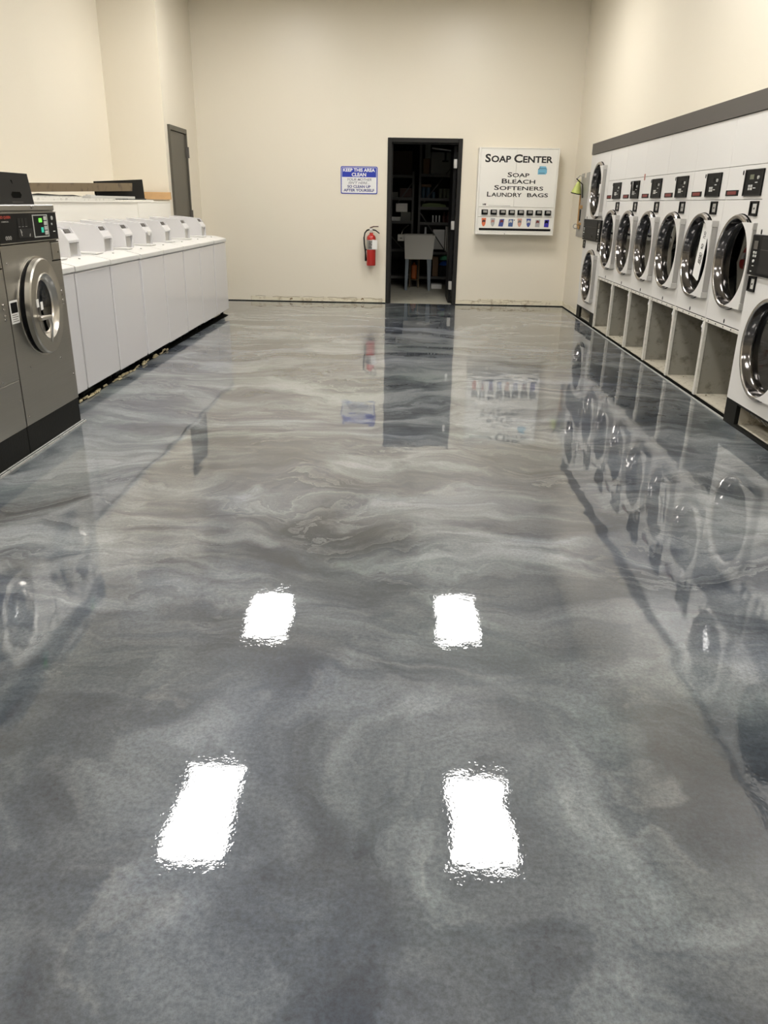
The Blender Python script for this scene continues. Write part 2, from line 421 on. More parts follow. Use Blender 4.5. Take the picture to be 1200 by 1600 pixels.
        xs = []; ys = []
        for (vs, fs, wdt), x, sc in parts:
            xs += [v[0]*sc+x for v in vs]; ys += [v[1]*sc for v in vs]
        mx0, mx1, my0, my1 = min(xs), max(xs), min(ys), max(ys)
        u0_, u1_, v0_, v1_ = box
        for (vs, fs, wdt), x, sc in parts:
            P = []
            for v in vs:
                P.append(fn(u0_+(v[0]*sc+x-mx0)/(mx1-mx0)*(u1_-u0_), v0_+(v[1]*sc-my0)/(my1-my0)*(v1_-v0_), thick if v[2] > 0 else 0))
            s.add(P, fs)
        return s

_tc = {}
def text_data(string, bold, shear):
    k = (string, bold, shear)
    if k in _tc: return _tc[k]
    c = bpy.data.curves.new('t', 'FONT'); c.body = string; c.offset = bold; c.shear = shear; c.extrude = 0.01
    c.resolution_u = 3
    o = bpy.data.objects.new('t', c); COL.objects.link(o)
    me = bpy.data.meshes.new_from_object(o)
    vs = [tuple(v.co) for v in me.vertices]; fs = [list(p.vertices) for p in me.polygons]
    x0 = min(v[0] for v in vs); x1 = max(v[0] for v in vs)
    vs = [(a-x0, b, z) for a, b, z in vs]
    bpy.data.objects.remove(o); bpy.data.curves.remove(c); bpy.data.meshes.remove(me)
    _tc[k] = (vs, fs, x1-x0); return _tc[k]

def root_loc(o):
    while o.parent: o = o.parent
    return o.location
def obj(name, mb, m, parent=None, label=None, smooth_angle=True):
    if parent is not None:
        off = root_loc(parent).copy()
    else:
        xs = [v[0] for v in mb.v]; ys = [v[1] for v in mb.v]; zs = [v[2] for v in mb.v]
        off = Vector(((min(xs)+max(xs))/2, (min(ys)+max(ys))/2, min(zs)))
    me = bpy.data.meshes.new(name)
    me.from_pydata([(v[0]-off.x, v[1]-off.y, v[2]-off.z) for v in mb.v], [], mb.f)
    for p, sm in zip(me.polygons, mb.sm): p.use_smooth = sm
    me.materials.append(MT[m] if isinstance(m, str) else m)
    bm_fix(me)
    o = bpy.data.objects.new(name, me); COL.objects.link(o)
    if parent is not None: o.parent = parent
    else: o.location = off
    if label: o['label'] = label
    return o
import bmesh
def bm_fix(me):
    b = bmesh.new(); b.from_mesh(me); bmesh.ops.recalc_face_normals(b, faces=b.faces)
    for e in b.edges:
        if len(e.link_faces) == 2 and e.calc_face_angle(0) > 0.6: e.smooth = False
    b.to_mesh(me); b.free()
def thing(name, label, cat, loc, group=None):
    o = bpy.data.objects.new(name, None); COL.objects.link(o); o.location = loc; o.empty_display_size = 0.1
    o['label'] = label; o['category'] = cat
    if group: o['group'] = group
    return o
def tag(o, label, cat, group=None):
    o['label'] = label; o['category'] = cat
    if group: o['group'] = group
    return o
def struct(name, mb, m, parent=None):
    o = obj(name, mb, m, parent)
    if parent is None: o['kind'] = 'structure'
    return o

# ================================================================== SETTING
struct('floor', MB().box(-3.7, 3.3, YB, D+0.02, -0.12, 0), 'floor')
struct('ceiling', MB().box(-3.7, 3.3, YB, D, H, H+0.1), 'ceil')
DX0, DX1, DZ = -0.306, 0.71, 2.184        # rear door, outer frame
struct('wall_back', MB().box(-3.7, DX0+0.01, D, D+0.12, 0, H+0.1).box(DX1-0.01, 3.3, D, D+0.12, 0, H+0.1).box(DX0+0.01, DX1-0.01, D, D+0.12, DZ-0.01, H+0.1), 'wall')
struct('wall_front', MB().box(-3.7, 3.3, YB-0.1, YB, 0, H+0.1), 'wall')
struct('wall_left', MB().box(XLU-0.1, XLU, YB, 10.2, 0, H), 'wall')
struct('wall_left_rear', MB().box(XLU-0.1, XLW, 10.2, D, 0, H), 'wall')
struct('wall_left_ledge', MB().box(XLU, XLW, YB, 10.2, 0, 1.335), 'ledge')
struct('wall_right', MB().box(XW, XW+0.1, 10.68, D, 0, H).box(XW, XW+0.1, YB, 10.68, 1.96, H).box(XW, XW+0.1, YB, 1.62, 0, 1.96), 'wall')
struct('wall_right_recess', MB().box(3.2, 3.3, YB, D, 0, H), 'closetw')
struct('trim_1', MB().box(XR-0.012, XW+0.01, 1.62, 10.63, 1.947, 2.069), 'band')
struct('trim_2', MB().box(XR-0.016, XR+0.03, 1.62, 10.66, 0.0, 0.016), 'crack')
struct('trim_3', MB().box(XR-0.030, XR-0.016, 1.62, 10.66, 0.0, 0.006), 'caulk')

def scar(name, x0, x1):
    """ragged adhesive scar left by a removed baseboard"""
    mb = MB(); x = x0; n = int((x1-x0)/0.03); top = []
    h = 0.072
    for i in range(n+1):
        h += random.uniform(-0.006, 0.006); h = min(0.088, max(0.058, h))
        if random.random() < 0.05: h = random.choice((0.05, 0.088))
        top.append((x0+(x1-x0)*i/n, h))
    mb.prism([(x0, 0.008)]+top+[(x1, 0.008)], 1, D-0.003, D)
    struct(name, mb, 'glue')
scar('trim_4', -2.27, DX0); scar('trim_5', DX1, XW)
struct('trim_6', MB().box(-2.9, DX0, D-0.006, D, 0, 0.012).box(DX1, XW, D-0.006, D, 0, 0.012).box(XW-0.005, XW, 10.68, D-0.006, 0, 0.012), 'crack')
mb = MB(); pts = [(10.68, 0.09), (10.9, 0.07), (11.2, 0.085), (11.5, 0.06), (D-0.01, 0.08)]
mb.prism([(10.68, 0.014)]+pts+[(D-0.01, 0.014)], 0, XW-0.003, XW); struct('trim_7', mb, 'glue')
# brown drag marks of old glue on the scars
mb = MB()
for a, b, z, h in ((-1.95, -1.55, 0.062, 0.004), (-1.5, -1.2, 0.07, 0.003), (-1.15, -0.72, 0.066, 0.004), (-0.95, -0.70, 0.048, 0.003), (-0.62, -0.35, 0.064, 0.004), (-0.66, -0.62, 0.04, 0.02), (-0.5, -0.34, 0.045, 0.003), (0.8, 1.3, 0.06, 0.003), (1.4, 1.95, 0.064, 0.004), (1.1, 1.5, 0.04, 0.003), (-2.2, -2.05, 0.07, 0.004), (-1.7, -1.66, 0.03, 0.02)):
    n = max(3, int((b-a)/0.03)); top = [(a+(b-a)*i/n, z+h*0.5+random.uniform(0, h)+0.006*math.sin(i*0.7)) for i in range(n+1)]
    bot = [(x, y-h) for x, y in top][::-1]
    mb.prism(top+bot, 1, D-0.0045, D-0.003)
struct('trim_8', mb, mat('brown_glue_line', (0.20, 0.13, 0.06), 0.7))
# rough unpainted floor edge under the white washers and caulk line along the steel ones
struct('trim_9', MB().prism([(-2.37, 4.93), (-2.29, 4.93), (-2.30, 5.6), (-2.325, 6.4), (-2.30, 7.2), (-2.285, 8.3), (-2.265, 9.4), (-2.255, 10.1), (-2.37, 10.3)], 2, 0.0005, 0.004), 'crack')
mb = MB()
for k in range(60):
    y = random.uniform(5.0, 7.6); x = -2.315+random.uniform(-0.012, 0.02); a = random.uniform(0.01, 0.05)
    mb.rbox(x, x+random.uniform(0.008, 0.018), y, y+a*1.6, 0.003, 0.010+random.random()*0.012, 0.003)
o = obj('debris', mb, mat('pale_rubble', (0.42, 0.36, 0.22), 0.9)); o['kind'] = 'stuff'; tag(o, 'pale rubble and dust along the floor edge under the white washers', 'debris')
struct('trim_10', MB().box(-2.1, -2.072, 2.0, 4.93, 0, 0.010), 'caulk')
struct('trim_11', MB().box(-2.086, -2.081, 2.0, 4.93, 0.010, 0.0112), 'crack')

# side door in the left wall
d1 = bpy.data.objects.new('door_1', None); COL.objects.link(d1); d1.location = (XLW, 10.7, 0); d1['kind'] = 'structure'
FR = mat('grey_brown_door_paint', (0.088, 0.080, 0.062), 0.45)
obj('door_leaf', MB().box(XLW, XLW+0.012, 10.36, 11.06, 0.01, 2.135), FR, d1)
obj('door_frame', MB().box(XLW, XLW+0.03, 10.322, 10.355, 0, 2.195).box(XLW, XLW+0.03, 11.065, 11.095, 0, 2.195).box(XLW, XLW+0.03, 10.355, 11.065, 2.142, 2.195), FR, d1)
obj('door_gap', MB().box(XLW, XLW+0.004, 10.352, 11.068, 0.0, 2.1425), 'crack', d1)
for z in (1.86, 1.10, 0.25): obj('hinge', MB().cyl((XLW+0.036, 11.075, z), (0, 0, 1), 0.13, 0.014, 12).box(XLW+0.012, XLW+0.034, 11.04, 11.10, z, z+0.13), 'band', d1)

# rear doorway, leaf swung into the storeroom
d2 = bpy.data.objects.new('door_2', None); COL.objects.link(d2); d2.location = (0.2, D, 0); d2['kind'] = 'structure'
fw = 0.056
obj('door_frame', MB().rbox(DX0, DX0+fw, D-0.018, D+0.15, 0, DZ, 0.004).rbox(DX1-fw, DX1, D-0.018, D+0.15, 0, DZ, 0.004).rbox(DX0+fw, DX1-fw, D-0.018, D+0.15, DZ-fw, DZ, 0.004)
    .box(DX0+fw, DX0+fw+0.016, D+0.03, D+0.09, 0, DZ-fw).box(DX0+fw, DX1-fw, D+0.03, D+0.09, DZ-fw-0.016, DZ-fw), 'dgray', d2)
obj('door_leaf', MB().rbox(0.605, 0.650, D+0.155, D+1.0, 0.012, 2.11, 0.003), 'black', d2)
for z in (1.82, 1.02, 0.20):
    obj('hinge', MB().rbox(0.612, 0.6525, D+0.100, D+0.152, z, z+0.115, 0.002).cyl((0.612, D+0.152, z), (0, 0, 1), 0.115, 0.008, 10), 'lgray', d2)

# ceiling troffers
lamp_names = {(-1.73, 9.28): 'mirrored as the upper left white patch on the floor', (0.79, 9.3): 'mirrored as the upper right white patch on the floor',
              (-1.73, 5.62): 'mirrored as the large lower left white patch on the floor', (0.79, 5.60): 'mirrored as the large lower right white patch on the floor',
              (-1.73, 1.96): 'above and left of the viewer', (0.79, 1.96): 'above and right of the viewer', (-1.73, -1.7): 'behind the viewer on the left', (0.79, -1.7): 'behind the viewer on the right'}
for (x, y), t_ in lamp_names.items():
    t = thing('ceiling_light', 'white ceiling light panel, '+t_, 'light', (x, y, H-0.03), 'ceiling light panels')
    a, b = 0.305, 0.61
    obj('frame', MB().box(x-a, x-a+0.03, y-b, y+b, H-0.02, H-0.0005).box(x+a-0.03, x+a, y-b, y+b, H-0.02, H-0.0005).box(x-a+0.03, x+a-0.03, y-b, y-b+0.03, H-0.02, H-0.0005).box(x-a+0.03, x+a-0.03, y+b-0.03, y+b, H-0.02, H-0.0005), 'white', t)
    obj('diffuser', MB().box(x-a+0.03, x+a-0.03, y-b+0.03, y+b-0.03, H-0.012, H-0.001), 'lamp', t)

# ================================================================== DRYERS (right row)
def dryer_door(t, cyy, cz, xf, r=0.31, plate=None, paper=None):
    """chrome-rimmed round door with a bowl, glass and hinge plate; t is the dryer"""
    c = (xf, cyy, cz); ax = (-1, 0, 0)
    mb = MB().lathe([(0.006, r-0.010), (0.010, r), (0.026, r), (0.034, r-0.006), (0.037, r-0.016), (0.035, r-0.026), (0.030, r-0.030)], c, ax, 64)
    d = obj('door', mb, 'chrome', t)
    obj('door_bowl', MB().lathe([(0.030, r-0.030), (0.020, r-0.033), (-0.012, r-0.040), (-0.020, r-0.046), (-0.022, r-0.056)], c, ax, 64), 'chromeb', d)
    obj('glass', MB().lathe([(-0.022, r-0.056), (-0.018, r*0.5), (-0.015, 0.001)], c, ax, 48), 'glass', d)
    obj('gasket', MB().lathe([(0.0, r+0.004), (0.006, r+0.004), (0.006, r-0.02), (0.0, r-0.02)], c, ax, 48), 'gasket', d)
    # hinge plate hugging the near side of the rim
    yr = cyy-r+0.004
    R_ = r-0.024; zt_, zb_ = cz+0.262, cz-0.282
    y_in = lambda z: cyy-math.sqrt(max(0, R_*R_-(z-cz)**2))
    zz = [zt_-(zt_-zb_)*i/24 for i in range(25)]
    poly = [(yr, zt_)]+[(y_in(z), z) for z in zz]+[(yr, zb_)]
    obj('hinge_plate', MB().prism(poly, 0, xf-0.041, xf-0.0355), 'dryerw', d)
    obj('hinge_strip', MB().rbox(xf-0.041, xf-0.001, yr-0.013, yr-0.0005, zb_+0.045, zt_-0.045, 0.003), 'ggray', d)
    for z in (zb_, zt_-0.044):
        obj('hinge', MB().rbox(xf-0.046, xf-0.001, yr-0.016, yr-0.0005, z, z+0.044, 0.003), 'lgray', d)
    # drum behind the glass
    rd = r-0.075
    obj('drum', MB().lathe([(-0.030, r-0.042), (-0.034, rd), (-0.50, rd), (-0.52, rd-0.02), (-0.53, 0.001)], c, ax, 40), 'drum', t)
    return d

def control_panel(t, y0, y1, z0, z1, xf, digit='black'):
    """y0 is the far (left in view) edge"""
    p = obj('control_panel', MB().rbox(xf-0.008, xf+0.002, y1, y0, z0, z1, 0.002), 'black', t)
    W = y0-y1; Hh = z1-z0
    Y = lambda u: y0-u*W
    Z = lambda v: z0+v*Hh
    def q(name, u0, u1, v0, v1, m, th=0.0105): return obj(name, MB().rbox(xf-th, xf-0.0075, Y(u1), Y(u0), Z(v0), Z(v1), 0.001), m, p)
    obj('bezel', MB().box(xf-0.012, xf-0.0075, Y(1), Y(0.96), Z(0), Z(1)).box(xf-0.012, xf-0.0075, Y(0.04), Y(0), Z(0), Z(1)).box(xf-0.012, xf-0.0075, Y(0.96), Y(0.04), Z(0.96), Z(1)).box(xf-0.012, xf-0.0075, Y(0.96), Y(0.04), Z(0), Z(0.05)), 'dgray', p)
    q('display', 0.30, 0.52, 0.62, 0.80, digit)
    mb = MB().cyl((xf-0.0075, Y(0.78), Z(0.68)), (-1, 0, 0), 0.008, 0.011, 14); obj('button', mb, 'silver', p)
    for a, b in ((0.27, 0.22), (0.40, 0.22), (0.27, 0.33), (0.40, 0.33)):
        q('key', a, a+0.10, b, b+0.09, 'silver')
    q('coin_return', 0.62, 0.74, 0.48, 0.52, 'silver'); q('coin_slot', 0.55, 0.68, 0.28, 0.31, 'paper')
    return p

def coin_box(t, y0, y1, z0, z1, xf):
    p = obj('coin_box', MB().box(xf-0.010, xf+0.001, y1, y0, z0, z0+0.01).box(xf-0.010, xf+0.001, y1, y0, z1-0.01, z1).box(xf-0.010, xf+0.001, y1, y1+0.012, z0+0.01, z1-0.01).box(xf-0.010, xf+0.001, y0-0.012, y0, z0+0.01, z1-0.01).box(xf-0.003, xf+0.001, y1+0.012, y0-0.012, z0+0.01, z1-0.01), 'black', t)
    obj('lock_plate', MB().rbox(xf-0.007, xf-0.003, y1+0.022, y0-0.045, z0+0.016, z1-0.016, 0.002), 'silver' if (y0 < 6) else 'ggray', p)
    obj('keyhole', MB().cyl((xf-0.007, (y0+y1)/2-0.012, (z0+z1)/2), (-1, 0, 0), 0.002, 0.007, 10), 'black', p)
    return p
def lockhole(t, y, z, xf, s=1.0):
    prof = [(y+0.008*s*math.cos(a), z+0.015*s*math.sin(a)) for a in [2*PI*i/14 for i in range(14)]]
    return obj('lock', MB().prism(prof, 0, xf-0.003, xf+0.001), 'black', t)

Ys = [9.64, 8.92, 8.21, 7.49, 6.78, 6.06, 5.34]
ZC, ZS1, ZS0, ZT = 0.60, 1.629, 1.417, 1.944
labs = ['farthest single white dryer, beside the far stacked pair', 'second single white dryer from the far stack, curled sticker on its controls',
        'third single white dryer from the far stack, faded red sticker at its corner', 'fourth single white dryer from the far stack, plain empty window',
        'white single dryer with a paper reading out of order in its window', 'nearest and largest single white dryer, beside the near stacked pair']
for i in range(6):
    y1, y0 = Ys[i+1], Ys[i]       # y1 near edge, y0 far edge
    W = y0-y1; g = 0.0015; xf = XR
    t = thing('tumble_dryer', labs[i], 'dryer', (xf, (y0+y1)/2, 0), 'single tumble dryers along the right wall')
    dc = y1+0.358
    # cabinet: sides, back, upper shell, compartment walls
    a, b = y1+g, y0-g
    mb = MB().box(xf+0.012, xf+0.62, a, a+0.012, 0.018, ZT).box(xf+0.012, xf+0.62, b-0.012, b, 0.018, ZT)
    mb.box(xf+0.60, xf+0.62, a+0.012, b-0.012, 0.018, ZT).box(xf+0.012, xf+0.60, a+0.012, b-0.012, ZT-0.02, ZT)
    mb.box(xf+0.012, xf+0.60, a+0.012, b-0.012, ZC-0.02, ZC)
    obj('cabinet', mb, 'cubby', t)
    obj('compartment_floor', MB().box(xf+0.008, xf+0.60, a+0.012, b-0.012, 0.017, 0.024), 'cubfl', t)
    # front panel with the round opening
    obj('front_panel', MB().panel_hole(xf, a, b, ZC, ZS0-g, dc, 1.016, 0.285, 0.012), 'dryerw', t)
    obj('control_fascia', MB().rbox(xf, xf+0.012, a, b, ZS0+g, ZS1-g, 0.002), 'dryerw', t)
    if i not in (1, 3, 5):
        pass
    obj('top_panel', MB().rbox(xf, xf+0.012, a if i in (0, 2, 4, 5) else y1+0.0002, b if i in (0, 1, 3, 5) else y0-0.0002, ZS1+g, ZT, 0.0015), 'dryerw', t)
    # compartment frame: post on each side, rail with screws
    fr = obj('compartment_frame', MB().rbox(xf-0.006, xf+0.02, b-0.020, b, 0.017, ZC-0.004, 0.002).rbox(xf-0.006, xf+0.02, a, a+0.016, 0.017, ZC-0.004, 0.002)
             .rbox(xf-0.004, xf+0.03, a+0.016, b-0.020, ZC-0.030, ZC-0.006, 0.002), 'frame', t)
    for k in range(5):
        yy = a+0.06+(W-0.14)*k/4; obj('screw', MB().cyl((xf-0.004, yy, ZC-0.016), (-1, 0, 0), 0.003, 0.005, 8), 'black', fr)
    obj('rail_gap', MB().box(xf-0.001, xf+0.004, a+0.01, b-0.01, ZC-0.006, ZC-0.001), 'crack', t)
    obj('latch', MB().rbox(xf-0.002, xf+0.03, a+0.018, a+0.036, ZC-0.11, ZC-0.035, 0.002).rbox(xf+0.0, xf+0.03, a+0.036, a+0.056, ZC-0.085, ZC-0.055, 0.003).cyl((xf+0.01, a+0.05, ZC-0.075), (0, 1, 0), 0.02, 0.008, 10), 'signw', t)
    lockhole(t, y1+0.36, ZC+0.022, xf)
    dryer_door(t, dc, 1.016, xf)
    cp = control_panel(t, y1+0.400 if i else y1+0.44, y1+0.112, 1.439, 1.601, xf, 'black' if i < 5 else 'olive')
    lockhole(t, y1+0.455 if i else y1+0.49, 1.585, xf)
    coin_box(t, y1+0.245, y1+0.118, 1.317, 1.408, xf)
    # red rate label just far side of the next unit's panel
    lb = obj('rate_label', MB().rbox(xf-0.004, xf+0.001, b-0.225 if i else b-0.19, b-0.002, 1.442, 1.479, 0.001), 'black', t)
    obj('rate_lettering', MB().rbox(xf-0.006, xf-0.0035, b-0.195, b-0.035, 1.449, 1.472, 0.001), 'redlab', lb)
    if i == 1:
        vs = []; fs = []
        for k in range(9):
            u = k/8; x = xf-0.013-0.020*u*u
            vs += [(x, 8.56-0.10*u, 1.597-0.01*u), (x, 8.54-0.075*u, 1.50+0.03*math.cos(u*PI))]
        fs = [(2*k, 2*k+2, 2*k+3, 2*k+1) for k in range(8)]
        obj('curled_sticker', MB().add(vs, fs), 'paper', cp)
    if i == 2:
        obj('sticker', MB().rbox(xf-0.003, xf+0.0, 8.17, 8.205, 1.60, 1.655, 0.001), 'pink', t, label='faded red sticker')
    if i == 3:
        # something pale inside the drum window
        obj('drum_baffle', MB().prism([(dc-0.19, 0.86), (dc-0.02, 0.83), (dc-0.07, 1.20), (dc-0.17, 1.15)], 0, xf+0.12, xf+0.13), 'gbox', t)

# paper in the fifth dryer's window (lies against the glass, tilted)
dc = Ys[5]+0.358
yy0, zz0 = dc, 1.03
def pt(u, v, t):   # u across the sheet (to the near side), v up, tilted
    a = 0.20
    return (XR+0.012-t, dc-0.005-(u*math.cos(a)+v*math.sin(a)), 1.045+(v*math.cos(a)-u*math.sin(a)))
sh = thing('paper_sign', 'white paper reading out of order behind the window of the fifth dryer', 'sign', (XR, dc, 0.85))
sh.location = (XR+0.012, dc, 0.80)
vs = [pt(-0.07, 0.20, 0), pt(0.07, 0.20, 0), pt(0.07, -0.19, 0), pt(0.055, -0.205, 0), pt(-0.07, -0.195, 0)]
vb = [(x+0.0015, y, z) for x, y, z in vs]
obj('sheet', MB().add(vs+vb, [(0, 1, 2, 3, 4), (9, 8, 7, 6, 5)]+[(i, (i+1) % 5, 5+(i+1) % 5, 5+i) for i in range(5)]), 'paper', sh)
mb = MB()
rot = lambda u, v, t: pt(v, -u, t)      # reading direction runs down the sheet
for s_, bx in (('OUT', (-0.155, -0.100, 0.0, 0.034)), ('OF', (-0.065, -0.025, 0.0, 0.034)), ('ORDER', (0.00, 0.085, -0.02, 0.034))):
    mb.text(s_, lambda u, v, t: rot(u, -v, t+0.0004) if False else pt(-v+0.02, -u, t+0.0006), (bx[0], bx[1], bx[2]-0.01, bx[3]), bold=0.02)
obj('lettering', mb, 'ink', sh)

def stack(y0, y1, xf, label, doff=0.01):
    t = thing('stacked_dryer', label, 'dryer', (xf, (y0+y1)/2, 0), 'stacked dryer pairs along the right wall')
    g = 0.0015; a, b = y1+g, y0-g; dc = (y0+y1)/2+doff; r = 0.31
    mb = MB().box(xf+0.012, xf+0.70, a, a+0.012, 0.17, ZT).box(xf+0.012, xf+0.70, b-0.012, b, 0.17, ZT).box(xf+0.68, xf+0.70, a+0.012, b-0.012, 0.17, ZT)
    mb.box(xf+0.012, xf+0.68, a+0.012, b-0.012, ZT-0.02, ZT).box(xf+0.012, xf+0.68, a+0.012, b-0.012, 0.17, 0.19).box(xf+0.012, xf+0.68, a+0.012, b-0.012, 1.08, 1.10)
    obj('cabinet', mb, 'dryerw', t)
    obj('upper_panel', MB().panel_hole(xf, a, b, 1.092, ZT, dc, 1.536, 0.285, 0.012), 'dryerw', t)
    obj('lower_panel', MB().panel_hole(xf, a, b, 0.165, 1.089, dc, 0.556, 0.285, 0.012), 'dryerw', t)
    dryer_door(t, dc, 1.536, xf, r); dryer_door(t, dc, 0.556, xf, r)
    # wide black control housing between the doors
    far = b-0.02; nr = a+0.05
    c = obj('control_panel', MB().rbox(xf-0.024, xf-0.0005, nr, far, 0.970, 1.212, 0.004), 'black', t)
    obj('center_cover', MB().rbox(xf-0.030, xf-0.0245, nr+0.14, far-0.16, 0.985, 1.200, 0.003), 'dgray', c)
    obj('cover_seam', MB().box(xf-0.0315, xf-0.0305, nr+0.145, far-0.165, 1.125, 1.128), 'band', c)
    obj('cover_latch', MB().rbox(xf-0.034, xf-0.0305, dc-0.045, dc+0.045, 1.010, 1.030, 0.002), 'black', c)
    for ys in (far-0.075, nr+0.07):
        obj('display', MB().rbox(xf-0.027, xf-0.0235, ys-0.025, ys+0.03, 1.125, 1.175, 0.002), 'band', c)
        for k in range(2):
            for q in range(2):
                obj('key', MB().rbox(xf-0.028, xf-0.0235, ys-0.025+0.03*k, ys-0.007+0.03*k, 1.078+0.02*q, 1.093+0.02*q, 0.002), 'silver', c)
        obj('button', MB().cyl((xf-0.0235, ys, 1.055), (-1, 0, 0), 0.007, 0.009, 12), 'paper', c)
        obj('coin_return', MB().rbox(xf-0.027, xf-0.0235, ys-0.012, ys+0.012, 1.024, 1.029, 0.001), 'silver', c)
        obj('coin_slot', MB().rbox(xf-0.027, xf-0.0235, ys+0.008, ys+0.03, 0.990, 0.995, 0.001), 'paper', c)
    obj('lettering', MB().box(xf-0.0315, xf-0.0305, dc-0.10, dc+0.02, 1.054, 1.057), 'band', c)
    coin_box(t, far-0.005, far-0.115, 0.868, 0.962, xf)
    coin_box(t, nr+0.115, nr+0.005, 0.868, 0.962, xf)
    lockhole(t, far-0.06, 1.228, xf); lockhole(t, nr+0.06, 1.228, xf)
    # black plinth with a service opening
    op0, op1 = b-0.18, a+0.22
    obj('plinth', MB().box(xf+0.002, xf+0.03, op0, b, 0, 0.164).box(xf+0.002, xf+0.03, a, op1, 0, 0.164).box(xf+0.002, xf+0.03, op1, op0, 0, 0.020).box(xf+0.002, xf+0.03, op1, op0, 0.150, 0.164)
        .box(xf+0.03, xf+0.7, b-0.012, b, 0, 0.164).box(xf+0.03, xf+0.7, a, a+0.012, 0, 0.164), 'plinth', t)
    obj('plinth_tray', MB().box(xf+0.03, xf+0.30, op1-0.01, op0+0.01, 0.004, 0.018).box(xf+0.30, xf+0.31, op1-0.01, op0+0.01, 0.018, 0.16).box(xf+0.03, xf+0.30, op0+0.002, op0+0.01, 0.018, 0.16), 'cubfl', t)
    mb = MB()
    for k in range(4):
        y = op0-0.06-0.09*k; mb.tube([(xf+0.08, y, 0.148), (xf+0.07, y-0.015, 0.11), (xf+0.09, y-0.035, 0.085), (xf+0.12, y-0.045, 0.12), (xf+0.14, y-0.04, 0.15)], 0.005, 6)
    obj('wire', mb, 'ggray', t)
    return t
sa = stack(10.66, 9.645, XR, 'far stacked white double dryer at the end of the right row, beside the back corner', -0.05)
obj('door_sticker', MB().box(XR-0.0425, XR-0.0412, 9.83, 9.89, 1.50, 1.60), 'paper', sa)
XB = 2.205
stack(5.335, 4.40, XB, 'near stacked white double dryer at the right edge, large lower door and open black plinth')
stack(4.395, 3.46, XB, 'white double dryer just beyond the right edge, next to the near stacked pair')
stack(3.455, 2.52, XB, 'stacked white double dryer second nearest the viewer, beyond the right edge')
stack(2.515, 1.62, XB, 'stacked white double dryer nearest the viewer, beyond the right edge')

# debris in the open compartments
mb = MB()
for k in range(70):
    i = random.randrange(6); y = random.uniform(Ys[i+1]+0.05, Ys[i]-0.05); x = XR+random.uniform(0.03, 0.5); s_ = random.uniform(0.006, 0.022)
    mb.add([(x, y, 0.0245), (x+s_, y+s_*0.3, 0.0245), (x+s_*0.6, y+s_, 0.0245), (x+s_*0.4, y+s_*0.4, 0.0245+s_*0.5)], [(0, 1, 3), (1, 2, 3), (2, 0, 3), (0, 2, 1)])
o = obj('debris', mb, mat('dry_leaf_litter', (0.14, 0.10, 0.055), 0.9)); o['kind'] = 'stuff'; tag(o, 'brown lint and litter scattered in the open lower dryer compartments', 'debris')

